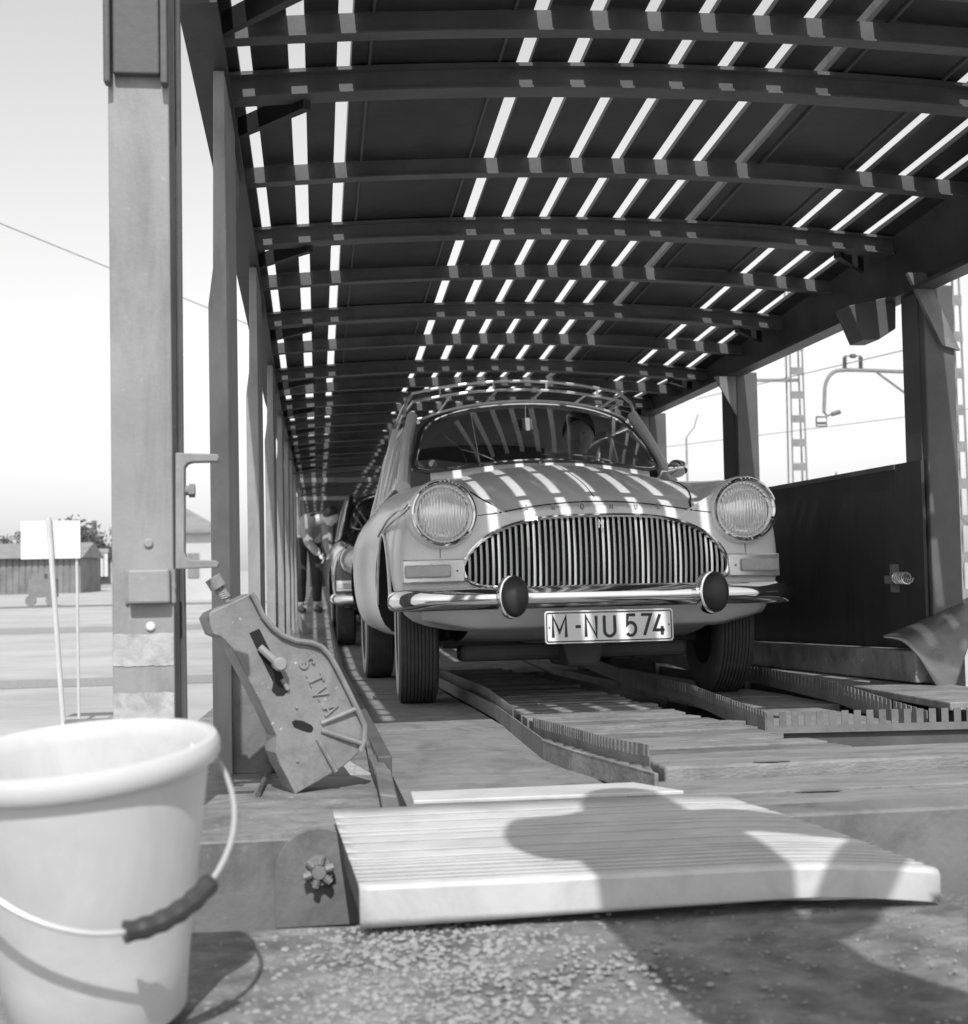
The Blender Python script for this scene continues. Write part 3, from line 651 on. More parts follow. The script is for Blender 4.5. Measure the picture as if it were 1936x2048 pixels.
def make_car(name, label, paint, group, full=True):
    car = thing(name, label, 'car', (0, 0, 0), group, world=False)
    body = make_body(car, paint)
    bvh = BVHTree.FromObject(body, bpy.context.evaluated_depsgraph_get()) if full else None
    chrome = 'chrome'
    # grille
    ring = [(x, fy(x, z)-.006, z) for x, z in grille_loop()]
    gr_ = MB(); gr_.tube(ring+[ring[0]], .0095, 8, cap=False); G = gr_.build('grille', chrome, car, True)
    bk = MB(); bk.prism([(x*.98, -.40, z) for x, z in grille_loop()], (0, .01, 0)); bk.build('grille_shade_panel', 'black', G)  # dark panel added as the shade behind the grille bars
    nb = 46 if full else 24
    loop = fill([(x, z, 0) for x, z in GRILLE], 8); top = [p for p in loop if p.y > .55]; bot = [p for p in loop if p.y <= .56]
    def zat(L, x):
        best = min(L, key=lambda p: abs(p.x-x)); return best.y
    for i in range(nb):
        x = -.525+1.05*(i+.5)/nb; z1, z0 = zat(top, abs(x))-.004, zat(bot, abs(x))+.003
        b = MB(); y_ = lambda z: fy(x, z)+.004+.012*math.sin((z-z0)/(z1-z0)*math.pi)*-1
        zs = [z0+(z1-z0)*k/6 for k in range(7)]; hw = .0050 if full else .006
        vs = []
        for z in zs: vs += [(x-hw, y_(z), z), (x, y_(z)-.006, z), (x+hw, y_(z), z), (x, y_(z)+.014, z)]
        fs = [(k*4+j, k*4+(j+1) % 4, k*4+4+(j+1) % 4, k*4+4+j) for k in range(6) for j in range(4)]
        b.add(vs, fs+[(0,1,2,3), (24,25,26,27)]); b.build('grille_bar', 'bar', G, True, angle=20)
    # headlamps
    for s in (-1, 1):
        m4 = Matrix.Translation((s*.615, -.545, .765)) @ Matrix.Rotation(R(-3)*s, 4, 'Z') @ Matrix.Rotation(R(90), 4, 'X')
        b = MB(); b.lathe([(.10, -.12), (.135, -.10), (.1385, -.03), (.1375, .03), (.131, .048), (.126, .050), (.116, .03), (.10, .0)], m4, 48, close=True); H = b.build('headlamp', paint, car, True)
        b = MB(); b.lathe([(.122, .040), (.1285, .049), (.1285, .058), (.122, .062), (.113, .056), (.102, .034), (.100, .026), (.104, .020)], m4, 48, close=True); b.build('lamp_rim', chrome, H, True, angle=50)
        b = MB(); b.lathe([(.103, .024), (.090, .040), (.068, .052), (.04, .060), (.001, .063)], m4, 40); b.build('lens', 'lens', H, True)
        # indicator
        xi, xo = s*.535, s*.775; b = MB()
        def ind(x0, x1, z0, z1, d0, d1, mm, nm, par, bev):
            n = 6; m_ = MB(); vs = []
            for i in range(n+1):
                x = x0+(x1-x0)*i/n
                for (d, z) in ((d1, z0), (d0, z0), (d0, z1), (d1, z1)): vs.append((x, fy(x, .55)-d, z))
            fs = [(i*4+k, i*4+(k+1) % 4, (i+1)*4+(k+1) % 4, (i+1)*4+k) for i in range(n) for k in range(4)]+[(0,1,2,3), tuple(range(n*4, n*4+4))]
            m_.add(vs, fs); return m_.build(nm, mm, par, True, bevel=bev, angle=30)
        I = ind(xi, xo, .495, .588, .030, -.03, 'alum_trim', 'indicator', car, .006)
        ind(xi+s*.055, xo-s*.008, .515, .566, .044, .028, 'indicator', 'indicator_lens', I, .008)
        if full:
            b = MB(); b.lathe([(.004, 0), (.004, .003)], Matrix.Translation((s*.565, fy(.565, .55)-.029, .54)) @ Matrix.Rotation(R(90), 4, 'X'), 10); b.build('screw', 'steel_dark', I)
    # bumper
    def bump_path(dz=0):
        P = []
        for i in range(33):
            u = -1+2*i/32; x = .742*u; y_ = -.735+.135*abs(u)**2.6
            P.append(Vector((x, y_, .425+dz)))
        e0, e1 = P[0], P[-1]
        return [Vector((-.775, -.40, .425+dz)), Vector((-.766, -.49, .425+dz))]+P+[Vector((.766, -.49, .425+dz)), Vector((.775, -.40, .425+dz))]
    P = bump_path(); sec = [(-.0, .048), (-.026, .046), (-.042, .035), (-.051, .016), (-.052, -.008), (-.044, -.028), (-.026, -.038), (.0, -.040), (.012, -.025), (.012, .04)]
    b = MB(); vs = []
    for i, p in enumerate(P):
        t = (P[min(i+1, len(P)-1)]-P[max(i-1, 0)]).normalized(); nrm = Vector((-t.y, t.x, 0))
        for (a, z) in sec: vs.append(p+nrm*(-a)*-1+Vector((0, 0, z)))
    n = len(sec); fs = [(i*n+k, i*n+(k+1) % n, (i+1)*n+(k+1) % n, (i+1)*n+k) for i in range(len(P)-1) for k in range(n)]+[tuple(range(n)), tuple(range((len(P)-1)*n, len(P)*n))]
    b.add(vs, fs); BU = b.build('bumper', chrome, car, True, angle=50)
    for s in (-1, 1):
        b = MB(); mx = Matrix.Translation((s*.39, -.80, .430)) @ Matrix.Diagonal((.050, 1, .080, 1)) @ Matrix.Rotation(R(90), 4, 'X')
        b.lathe([(1.0, -.06), (1.04, -.01), (1.0, .012), (.9, .014)], mx, 32); OV = b.build('overrider', chrome, BU, True, angle=60)
        b = MB(); mx = Matrix.Translation((s*.39+.010, -.812, .432)) @ Matrix.Diagonal((.0525, 1, .078, 1)) @ Matrix.Rotation(R(90), 4, 'X')
        b.lathe([(.98, -.006), (1., .006), (.92, .018), (.7, .029), (.4, .036), (.001, .038)], mx, 32); b.build('rubber_pad', 'rubber_black', OV, True)
    # valance under the bumper
    b = MB()
    def val(u, v):
        x = (u*2-1)*.70; z = .395-.09*v; z += .05*max(0, abs(u*2-1)-.72)*v*4*.8
        return (x, -.655+.13*(abs(x)/.8)**2+.07*v*v, z)
    b.grid(val, 33, 6); b.build('front_apron', paint, car, True, solid=.006)
    # wheels
    for (x, y) in ((.675, 0), (.675, 2.45)):
        for s in (-1, 1): wheel(car, s*x, y, s, R(-3) if y == 0 else 0)
    # greenhouse
    b = MB(); b.grid(lambda u, v: roof_pt(u*2-1, v), 29, 25); RF = b.build('roof', 'paint_shaded' if full else paint, car, True, solid=.012)
    for s in (-1, 1):
        A0, A1 = Vector((s*.665, .585, .985)), Vector((s*.578, .945, 1.385))
        b = MB(); path = [A0, A0.lerp(A1, .33)+Vector((s*.006, -.008, 0)), A0.lerp(A1, .66)+Vector((s*.010, -.008, 0)), A1]
        b.tube(path, .026, 10, rs=[.038, .031, .028, .028], flat=1.15); b.build('windscreen_pillar', 'paint_shaded' if full else paint, car, True)
        rail = [roof_pt(s*1., k/10) for k in range(11)]
        b = MB(); b.tube([p+Vector((s*.004, 0, -.006)) for p in rail], .012, 8); b.build('drip_rail', 'alum_trim', RF, True)
        for (ya, yb, nm) in ((.62, 1.50, 'door_window'), (1.56, 2.30, 'rear_window')):
            def sidep(u, v, ya=ya, yb=yb):
                y_ = ya+(yb-ya)*u; top_ = roof_pt(s*1., max(0, min(1, (y_-.93)/1.45)))
                if y_ < .95: zt_ = .99+(1.37-.99)*max(.02, (y_-.585)/.36)
                else: zt_ = top_.z-.03
                z = .985+(zt_-.985)*v; x = s*(.70-(.70-.60)*(z-.98)/.39); return Vector((x, y_, z))
            b = MB(); b.grid(sidep, 12, 6); GW_ = b.build(nm, 'glass', car, True)
            fr = [sidep(k/10, 1) for k in range(11)]+[sidep(1, 1-k/4) for k in range(1, 5)]
            b = MB(); b.tube([p+Vector((s*.006, 0, 0)) for p in ([sidep(0, 0)]+fr+[sidep(0, 0)])], .009, 6); b.build('window_frame', 'alum_trim', GW_, True)
        b = MB(); b.tube([(s*.70, 1.53, .98), (s*.66, 1.53, 1.2), (s*.605, 1.53, 1.40)], .028, 8, flat=1.); b.build('door_pillar', paint, car, True)
        b = MB(); b.grid(lambda u, v: roof_pt(s*1., .93).lerp(Vector((s*.69, 2.78, .99)), v).lerp(roof_pt(s*.72, 1).lerp(Vector((s*.52, 2.95, .985)), v), u)+Vector((s*.02*math.sin(v*3.1), 0, 0)), 5, 8)
        b.build('rear_pillar', 'paint_shaded' if full else paint, car, True, solid=.01)
    b = MB(); b.grid(lambda u, v: roof_pt((u*2-1)*.72, 1).lerp(Vector(((u*2-1)*.52, 2.95, .985)), v), 9, 6); b.build('back_window', 'glass', car, True)
    b = MB(); b.grid(lambda u, v: ws_round(u*2-1, v), 41, 25); WS = b.build('windscreen', 'glass', car, True)
    per = [ws_round(-1+2*k/40, 0) for k in range(41)]+[ws_round(1, k/20) for k in range(1, 21)]+[ws_round(1-2*k/40, 1) for k in range(1, 41)]+[ws_round(-1, 1-k/20) for k in range(1, 21)]
    b = MB(); b.tube(per, .0075, 8, cap=False); b.build('windscreen_trim', chrome, WS, True)
    per2 = [p+(p-ws_pt(0, .5)).normalized()*.012+Vector((0, .008, 0)) for p in per]
    b = MB(); b.tube(per2, .011, 6, cap=False); b.build('windscreen_seal', 'rubber_black', WS, True)
    # scuttle closing the gap under the windscreen, filler panels
    b = MB(); b.grid(lambda u, v: (ws_round(u*2-1, 0)+Vector((0, -.006-.03*(1-v), -.012-.06*(1-v)))) , 41, 3); b.build('scuttle', paint, car, True, solid=.004)
    b = MB(); b.box((-.62, .66, .80), (.62, .86, .965)); D_ash = b.build('dashboard', 'seat', car, bevel=.02)
    for (xx, yy) in ((-.33, 1.5), (.33, 1.5), (0, 2.4)):
        b = MB(); w_ = .26 if yy < 2 else .6; b.box((xx-w_, yy, .45), (xx+w_, yy+.16, 1.06)); b.box((xx-w_, yy-.45, .36), (xx+w_, yy, .55)); b.build('seat', 'seat', car, bevel=.05)
    # rear lamps are out of sight; sills and underbody
    b = MB(); b.box((-.5, -.12, .17), (.5, .02, .24)); b.build('front_crossmember', 'steel_dark', car, bevel=.02)
    b = MB(); b.prism([(-.10, -.25, .30), (.12, -.25, .30), (.07, -.25, .14), (-.06, -.25, .14)], (0, .4, 0)); b.build('sump', 'steel_dark', car, bevel=.015)
    for s in (-1, 1):
        b = MB(); b.tube([(s*.18, -.06, .22), (s*.56, -.02, .25)], .022, 8); b.build('suspension_arm', 'steel_dark', car, True)
    if not full: return car
    # ---------------- details of the near car
    def drop(x, y, off=.0): 
        h = bvh.ray_cast(Vector((x, y, 3)), Vector((0, 0, -1))); return (h[0]+h[1]*off) if h[0] else Vector((x, y, 1))
    def fwd(x, z, off=.0):
        h = bvh.ray_cast(Vector((x, -3, z)), Vector((0, 1, 0))); return (h[0]+h[1]*off) if h[0] else Vector((x, -.6, z))
    seam = [drop(-.52, .30), drop(-.51, .1), drop(-.495, -.1), drop(-.475, -.25), drop(-.455, -.36), drop(-.435, -.44), drop(-.41, -.50)]
    front = [fwd(x, .806-.042*(abs(x)/.39)**2) for x in [-.39+.78*k/20 for k in range(21)]]
    path = seam+front+[Vector((-p.x, p.y, p.z)) for p in seam[::-1]]
    b = MB(); b.tube(path, .0042, 6); b.build('bonnet_seam', 'black', body, True)
    b = MB(); b.tube([drop(0.0, .33-.9*k/16, .000) for k in range(16)], .0042, 6, flat=.7); b.build('bonnet_crease', paint, body, True)
    b = MB(); b.tube([drop(0.0065, .33-.9*k/16, .000) for k in range(16)], .0020, 6); b.build('bonnet_crease', 'black', body, True)
    for s in (-1, 1):
        b = MB(); b.tube([fwd(s*(.40+.04*k), .764-.004*k) for k in range(3)], .0018, 5); b.build('panel_seam', 'black', body)
        b = MB(); b.tube([fwd(s*.625, .640-.012*k, .0) for k in range(5)], .0016, 5); b.build('panel_seam', 'black', body)
    for ch, x in zip('ARONDE', (-.292, -.185, -.072, .046, .148, .245)):
        p = fwd(x, .772, .001); mb = MB(); stroke_mesh(mb, ch, p, (1, 0, 0), (0, .25, .97), .022, .0036, (0, -.004, 0)); mb.build('bonnet_letter', 'steel_light', body)
    mb = MB(); p = Vector((0.0, fy(0, .71)-.02, .695)); stroke_mesh(mb, 'N', p-Vector((.008, 0, 0)), (1, 0, 0), (0, 0, 1), .032, .005, (0, -.004, 0)); mb.build('grille_badge', 'alum_trim', G)
    # number plate
    px0, pw, pz0, ph = -.262, .502, .250, .124; py = -.775
    def rrect(x0, z0, w_, h_, r, y_):
        out = []
        for (cx, cz, a) in ((x0+w_-r, z0+h_-r, 0), (x0+r, z0+h_-r, 90), (x0+r, z0+r, 180), (x0+w_-r, z0+r, 270)):
            for k in range(5): out.append((cx+r*math.cos(R(a+22.5*k)), y_, cz+r*math.sin(R(a+22.5*k))))
        return out
    b = MB(); b.prism(rrect(px0, pz0, pw, ph, .012, py), (0, .004, 0)); PL = b.build('number_plate', 'plate', car, bevel=.0015)
    rim_ = rrect(px0+.008, pz0+.008, pw-.016, ph-.016, .008, py-.001); b = MB(); b.tube(rim_+[rim_[0]], .0022, 6, cap=False); b.build('plate_border', 'ink', PL)
    h_ = .078; x = px0+.032
    for ch, dx in zip('M-NU574', (0, .087, .127, .199, .285, .344, .394)):
        mb = MB(); stroke_mesh(mb, ch, (x+dx, py-.0015, pz0+.024), (1, 0, 0), (0, 0, 1), h_, .0115, (0, .0012, 0)); mb.build('plate_character', 'ink', PL)
    for xx in (px0+.018, px0+pw-.018):
        b = MB(); b.lathe([(.0035, 0), (.0035, .002)], Matrix.Translation((xx, py-.0005, pz0+ph/2)) @ Matrix.Rotation(R(90), 4, 'X'), 10); b.build('plate_rivet', 'steel', PL)
    b = MB(); b.box((-.20, py+.006, pz0+.05), (-.16, -.66, pz0+.08)); b.box((.14, py+.006, pz0+.05), (.18, -.66, pz0+.08)); b.build('plate_bracket', 'steel_dark', PL)
    # wipers
    def wsp(x, y):   # pixel on the screen plane (approximate depth), pulled a little forward
        best = None
        for i in range(41):
            for j in range(25):
                p = ws_pt(-1+i/20, j/24); q = CARM @ p; v = q-CAM; w_ = v.dot(FW)
                sx, sy = (CX+FPX*v.dot(RT)/w_)/K, (CY-FPX*v.dot(UP)/w_)/K; d = (sx-x)**2+(sy-y)**2
                if best is None or d < best[0]: best = (d, p)
        return best[1]+Vector((0, -.02, .012))
    for (piv, mid, e0, e1) in (((958, 905), (893, 878), (855, 850), (910, 905)), ((1185, 898), (1110, 884), (1050, 886), (1150, 890))):
        a, m_, p, q = [wsp(*t) for t in (piv, mid, e0, e1)]
        b = MB(); b.tube([a, a.lerp(m_, .5)+Vector((0, -.012, .004)), m_], .0028, 6); WP = b.build('wiper', 'steel', car, True)
        b = MB(); b.tube([p, m_, q], .0030, 6); b.build('wiper_blade', 'rubber_black', WP, True)
    ae = wsp(940, 905); b = MB(); t1 = cpy(912, 800, .62); b.tube([drop(-.33, .27), t1], .0022, 6); b.build('aerial', 'alum_trim', car, True)
    nz = drop(-.05, .30, .004); b = MB(); b.lathe([(.014, 0), (.012, .012), (.006, .018), (.001, .02)], Matrix.Translation(nz), 12); b.build('washer_nozzle', chrome, car, True)
    # sticker in the screen corner
    st = [wsp(842, 905)+Vector((.0, .035, 0))]; c = st[0]; b = MB(); b.lathe([(.022, 0), (.022, .001)], Matrix.Translation(c) @ Matrix.Rotation(R(60), 4, 'X'), 20); b.build('sticker', 'pale', WS)
    # mirror on the wing
    m0 = cpy(1312, 908, .16); b = MB(); mx = Matrix.Translation(m0) @ Matrix.Rotation(R(18), 4, 'Z') @ Matrix.Diagonal((.048, .05, .042, 1)) @ Matrix.Rotation(R(90), 4, 'X')
    b.lathe([(.001, 1.25), (.45, 1.05), (.8, .65), (.98, .1), (1., -.1), (.9, -.14), (.001, -.12)], mx, 28); MI = b.build('wing_mirror', chrome, car, True)
    b = MB(); b.tube([m0+Vector((-.03, .02, -.01)), cpy(1285, 912, .2), drop(.50, .25)], .006, 8); b.build('mirror_stalk', chrome, MI, True)
    # interior mirror with a hanging tag
    r0 = cpy(1020, 823, .80); b = MB(); b.prism(rrect(r0.x-.062, r0.z-.028, .124, .056, .026, r0.y), (0, .02, 0)); RM = b.build('interior_mirror', 'steel', car, bevel=.006)
    r1 = cpy(1019, 822, .775); b = MB(); b.box((r1.x-.020, r1.y-.001, r1.z-.032), (r1.x+.020, r1.y+.001, r1.z+.032)); HT = b.build('hanging_tag', 'white', RM)
    b = MB(); b.tube([r1+Vector((0, 0, .032)), r1+Vector((0, 0, .09))], .0015, 5); b.build('tag_cord', 'white', HT)
    sw = Matrix.Translation((.34, .90, .95)) @ Matrix.Rotation(R(-62), 4, 'X')
    b = MB(); b.tube([sw @ Vector((.195*math.cos(a*.2094), .195*math.sin(a*.2094), 0)) for a in range(31)], .011, 8, cap=False); ST = b.build('steering_wheel', 'rubber_black', car, True)
    b = MB(); b.tube([sw @ Vector((-.19, 0, 0)), sw @ Vector((0, 0, -.03)), sw @ Vector((.19, 0, 0))], .011, 6); b.tube([sw @ Vector((0, 0, -.02)), sw @ Vector((0, 0, -.3))], .02, 8); b.build('steering_column', 'steel_dark', ST, True)
    # side trim on the wing
    tr = [cpx(x, y, -.815) for x, y in [(792, 974), (784, 984), (768, 992), (752, 1008), (742, 1024), (733, 1040)]]
    tr2 = [cpx(x, y, -.812) for x, y in [(792, 974), (793, 983), (780, 996), (764, 1008), (750, 1022), (742, 1036)]]
    for q in (tr, tr2):
        b = MB(); b.tube(fill(q, 4), .0055, 6); b.build('side_trim', chrome, car, True)
    for s in (-1, 1):
        b = MB(); b.tube([(s*.812, .385*math.cos(R(a)), .33+.395*math.sin(R(a))) for a in range(14, 172, 9)], .007, 6); b.build('wheel_arch_lip', paint, car, True)
    # roof rack
    rk = MB(); fr = [Vector((x, 1.02+.05*(x/.56)**2, 1.583-.055*(x/.56)**2)) for x in [-.56+1.12*k/16 for k in range(17)]]
    rk.tube([p+Vector((0, 0, -.0)) for p in fr], .0085, 8); RK = rk.build('roof_rack', 'alum_trim', car, True)
    def rail(name, pts, r=.008):
        m_ = MB(); m_.tube(pts, r, 7); return m_.build(name, 'alum_trim', RK, True)
    rail('rack_rail', [p+Vector((0, .0, -.045)) for p in fr])
    rail('rack_rail', [p+Vector((0, 1.05, -.0)) for p in fr]); rail('rack_rail', [p+Vector((0, 1.05, -.045)) for p in fr])
    for s in (-1, 1):
        for dz in (0, -.045): rail('rack_rail', [Vector((s*.56, 1.07, 1.528+dz)), Vector((s*.57, 1.6, 1.535+dz)), Vector((s*.56, 2.12, 1.528+dz))])
        for yy in (1.10, 2.08): rail('rack_foot', [Vector((s*.56, yy, 1.53)), Vector((s*.60, yy-.06, 1.47)), Vector((s*.612, yy-.08, 1.40))], .0095)
    for k in range(4): x = -.36+.24*k; rail('rack_slat', [Vector((x, 1.03+.05*(x/.56)**2, 1.538-.05*(x/.56)**2)), Vector((x, 2.1, 1.538-.05*(x/.56)**2))], .007)
    for k in range(4): rail('rack_stay', [fr[2+4*k], fr[2+4*k]+Vector((0, 0, -.045))], .006)
    return car
CAR = make_car('saloon_car', 'light grey saloon car with oval vertical-bar grille, roof rack and numbered plate', 'paint', 'cars loaded on the lower deck')
CAR.matrix_world = CARM
CAR2 = make_car('saloon_car', 'black saloon car half hidden behind the light grey one on the deck', 'paint_dark', 'cars loaded on the lower deck', full=False)
CAR2.matrix_world = car_matrix(.93, 11.9, R(.6), 0)
# ================================================================== THINGS ON AND BEFORE THE DECK
# ribbed loading plate: profile across (Y, z), swept along X, rounded right end
LP = thing('loading_plate', 'pale ribbed metal loading plate bridging the platform and the wagon floor', 'loading plate', (.4, 2.0, .803))
ribs = [2.27, 2.21, 2.14, 2.11, 2.06, 1.99, 1.94, 1.922, 1.905, 1.882, 1.856, 1.833, 1.812]
def xr(Y): return .73+.142*((2.33-max(Y, 1.785))/.545)**.72      # right end sweeps back in a curve
def xl(Y): return .050-.030*(max(Y, 1.785)-1.785)/.545
rows = [(2.33, .872)]
for r_ in ribs: rows += [(r_+.0058, .868), (r_+.0050, .8672), (r_-.0050, .8672), (r_-.0058, .868)]
rows += [(1.796, .868), (1.788, .867), (1.785, .863), (1.785, .84), (1.785, .826), (1.786, None)]   # top, bend, front flange
b = MB(); nx = 44; vs = []
for (Y, z) in rows:
    for i in range(nx):
        u = i/(nx-1); X = xl(Y)+(xr(Y)-xl(Y))*u
        zz_ = (.812+.016*(X/.87)) if z is None else z
        vs.append((X, Y-.012*(X-.05)+(.030*max(0, u-.93)/.07*0), zz_-.016*max(0, X-.62)**2/.0625))
b.add(vs, [(j*nx+i, j*nx+i+1, (j+1)*nx+i+1, (j+1)*nx+i) for j in range(len(rows)-1) for i in range(nx-1)])
o = b.build('ribbed_sheet', 'alu', LP, True, solid=.005, angle=25); o.data.materials.append(M['steel'])
for pg in o.data.polygons:
    yy = [o.data.vertices[i].co.y+.012*(o.data.vertices[i].co.x-.05) for i in pg.vertices]
    if any(max(yy) < r_+.0053 and min(yy) > r_-.0053 for r_ in ribs): pg.material_index = 1
b = MB(); b.hexa([(.165,2.352,.872),(.66,2.335,.872),(.60,2.47,.868),(.168,2.47,.868),(.165,2.352,.880),(.66,2.335,.880),(.60,2.47,.876),(.168,2.47,.876)]); b.build('rear_flap', 'alu', LP, bevel=.002)
b = MB()
for X in (.08, .40, .70): b.prism([(X, 2.28, .860), (X, 1.80, .858), (X, 1.80, .815), (X, 2.15, .806)], (.006, 0, 0))
b.build('stiffener', 'steel', LP)
# dark sheet added as the shade in the open gap under the left end
b = MB(); b.prism([(.028, 2.30, .862), (.054, 1.80, .860), (.055, 1.795, .812), (.040, 2.15, .803)], (.004, 0, 0)); b.build('gap_shade', 'steel_dark', LP)

# cast bracket with raised letters -----------------------------------------------
KC = thing('locking_bracket', 'grey cast iron bracket with raised lettering and radial ribs, leaning on the wagon floor', 'bracket', on_deck(575, 1538))
P0 = on_deck(575, 1538); nN = Vector((.30, -1, .05)).normalized()
def onp(x, y, off=0):
    sx, sy = 380+x/3.545, 1080+y/3.545; v = ray(sx, sy); t = (P0-CAM).dot(nN)/v.dot(nN); return CAM+v*t+nN*off
outl = [(435,375),(452,398),(480,450),(520,535),(580,610),(660,672),(750,708),(860,722),(930,750),(985,805),(1040,900),(1130,1080),(1200,1225),(1238,1305),(1236,1400),(1210,1490),(1160,1545),(1090,1605),(930,1700),(745,1805),(690,1690),(640,1600),(605,1510),(612,1390),(500,1150),(400,960),(300,770),(225,690),(165,668),(120,550),(150,510)]
b = MB(); b.prism([onp(x, y) for x, y in outl], -nN*.085); KB = b.build('casting', 'cast', KC, bevel=.003)
lip = [(435,375),(452,398),(480,450),(520,535),(580,610),(660,672),(750,708),(860,722),(930,750),(985,805),(1040,900),(1130,1080),(1200,1225),(1238,1305),(1236,1400),(1210,1490)]
b = MB(); b.tube([onp(x-6, y+6, .006) for x, y in lip], .0062, 8); b.build('raised_rim', 'cast', KC, True)
for (p, q) in (((930,1300),(1170,1195)), ((930,1350),(1205,1440)), ((905,1410),(1030,1640))):
    b = MB(); b.tube([onp(*p, .001), onp((p[0]+q[0])/2, (p[1]+q[1])/2, .0045), onp(*q, .006)], .0055, 8); b.build('radial_rib', 'cast', KC, True)
def patch(pts, off, m, nm, d=.0015):
    k = MB(); k.prism([onp(x, y, off) for x, y in pts], -nN*d); return k.build(nm, m, KC)
patch([(420,660),(490,628),(560,770),(640,930),(695,1040),(690,1075),(660,1105),(615,1105),(580,1070),(590,1010),(500,830)], .0012, 'black', 'slot')
patch([(722,1290),(745,1275),(800,1282),(860,1312),(874,1335),(862,1362),(835,1362),(780,1345),(735,1325)], .0012, 'black', 'slot')
c = onp(612, 880); Mx = Matrix.Translation(c) @ nN.to_track_quat('Z', 'Y').to_matrix().to_4x4()
b = MB(); b.lathe([(.012, 0), (.012, .022), (.0145, .024), (.0145, .034), (.011, .038)], Mx, 20); PN = b.build('pin', 'steel_light', KC, True)
b = MB(); b.tube([onp(490, 760, .006), onp(540, 810, .012), onp(612, 880, .012)], .008, 8); b.build('pin_arm', 'steel_light', PN, True)
b = MB(); b.tube([onp(650, 985, .004), onp(690, 1060, .004)], .005, 6); b.build('pin_arm', 'steel_light', PN, True)
for (x, y, r_) in ((755,1190,.0036),(762,1568,.0042)):
    c = onp(x, y); b = MB(); b.lathe([(r_, 0), (r_*.8, .003), (.0005, .004)], Matrix.Translation(c) @ nN.to_track_quat('Z', 'Y').to_matrix().to_4x4(), 12); b.build('stud', 'cast', KC, True)
ta, tb = onp(770, 880), onp(905, 1235)
ex = (onp(945, 1250)-onp(800, 880)).normalized(); ey = nN.cross(ex).normalized()
if ey.dot(onp(870, 820)-onp(770, 880)) < 0: ey = -ey
Lh = (onp(870, 845)-onp(775, 885)).length
x = 0.; org = onp(790, 905)
for ch, (lx, ly) in zip('S.T.V.A', ((772,868),(818,965),(832,985),(850,1035),(868,1075),(905,1133),(935,1195))):
    mb = MB(); o_ = onp(lx, ly, .0); stroke_mesh(mb, ch, o_, ex, ey, Lh if ch != '.' else Lh*.8, .0048, nN*.0045); mb.build('raised_letter', 'cast', KC, bevel=.0008)
# spring bolt on top
s0, s1 = onp(268, 400, -.03), onp(192, 280, -.03); d = (s1-s0)
b = MB(); b.tube([s0+d*(t/40)*.62+Vector((.0105*math.cos(t*.9), .0105*math.sin(t*.9)*.6, .006*math.sin(t*.9))) for t in range(41)], .0028, 6); SPG = b.build('spring', 'steel_light', KC, True)
b = MB(); b.tube([s0-d*.3, s0+d*.65], .006, 8); b.tube([s0+d*.58, s1+d*.14], .0175, 16); b.build('bolt_head', 'steel_light', KC, True)
# dark iron foot and floor strut behind the casting
b = MB(); q = [on_deck(555, 1440), on_deck(500, 1545)]; b.tube([q[0]+Vector((0, 0, .03)), q[1]+Vector((0, 0, .006))], .006, 8); b.build('floor_strut', 'steel_dark', KC)
b = MB(); q0 = on_deck(640, 1505); b.prism([q0+Vector((-.03, .02, .0)), q0+Vector((.10, .0, .0)), q0+Vector((.03, .03, .04))], (0, .02, 0)); b.build('foot', 'cast', KC)
b = MB(); q = on_deck(545, 1500); b.box((q.x-.03, q.y+.02, q.z), (q.x+.07, q.y+.16, q.z+.10)); b.build('hinge_block', 'steel_dark', KC, bevel=.006)

# bucket -------------------------------------------------------------------------
bc = atZ(205*K, 1885*K, .815); bc = Vector((-.245, 1.50, .812))
BK = thing('bucket', 'pale plastic bucket with wire handle and dark grip on the platform', 'bucket', bc, world=False)
BK.rotation_euler = (R(4.5), R(-3.5), 0); BK.scale = (1, 1, 1.04)
b = MB(); b.lathe([(.001, .006), (.086, .006), (.090, 0), (.094, .004), (.102, .06), (.1375, .252), (.1385, .262), (.1485, .264), (.1525, .270), (.1525, .282), (.1495, .288), (.142, .289), (.136, .284), (.133, .268), (.0995, .06), (.091, .014), (.001, .012)], None, 64); b.build('pail', 'bucket', BK, True, angle=40)
hp = []
for k in range(33):
    a = math.pi*k/32; u = math.cos(a); v = math.sin(a); hp.append(Vector((.150*u*(1+.06*v*(1-v)*2), -.165*v**.75, .258-.122*v)))
hp = [Matrix.Rotation(R(26), 3, 'Z') @ p for p in hp]
b = MB(); b.tube(hp, .0031, 8); HD = b.build('handle', 'wire', BK, True)
gp = hp[10:18]; b = MB(); rs_ = [.0105+.0007*math.sin(k*.95) for k in range(len(fill(gp, 5)))]; b.tube(fill(gp, 5), .012, 10, rs=rs_); b.build('grip', 'grip', HD, True)
for s in (-1, 1):
    b = MB(); e_ = hp[0] if s > 0 else hp[-1]; b.tube([e_-Vector((s*.02, 0, 0)), e_+Vector((s*.003, 0, 0))], .010, 10); b.build('handle_lug', 'bucket', HD, True)

# ================================================================== LEFT YARD
SG = thing('yard_sign', 'blank white sign board on two thin posts standing in the yard', 'sign', (-2.1, 11, 0))
a, c = atY(40*K, 1010*K, 11), atY(156*K, 1082*K, 11)
b = MB(); b.box((a.x, 11.0, c.z), (c.x, 11.012, a.z)); b.build('board', 'white', SG)
t0, t1 = atY(94*K, 1003*K, 10.97), atY(124*K, 1392*K, 10.97)
b = MB(); b.tube([t0, (t1.x, 10.97, 0.)], .021, 10); b.build('post', 'pale', SG, True)
t0 = atY(152*K, 1084*K, 11.05); b = MB(); b.tube([(t0.x-.01, 11.03, a.z-.05), (t0.x-.005, 11.05, 0)], .012, 8); b.build('post', 'pale', SG, True)
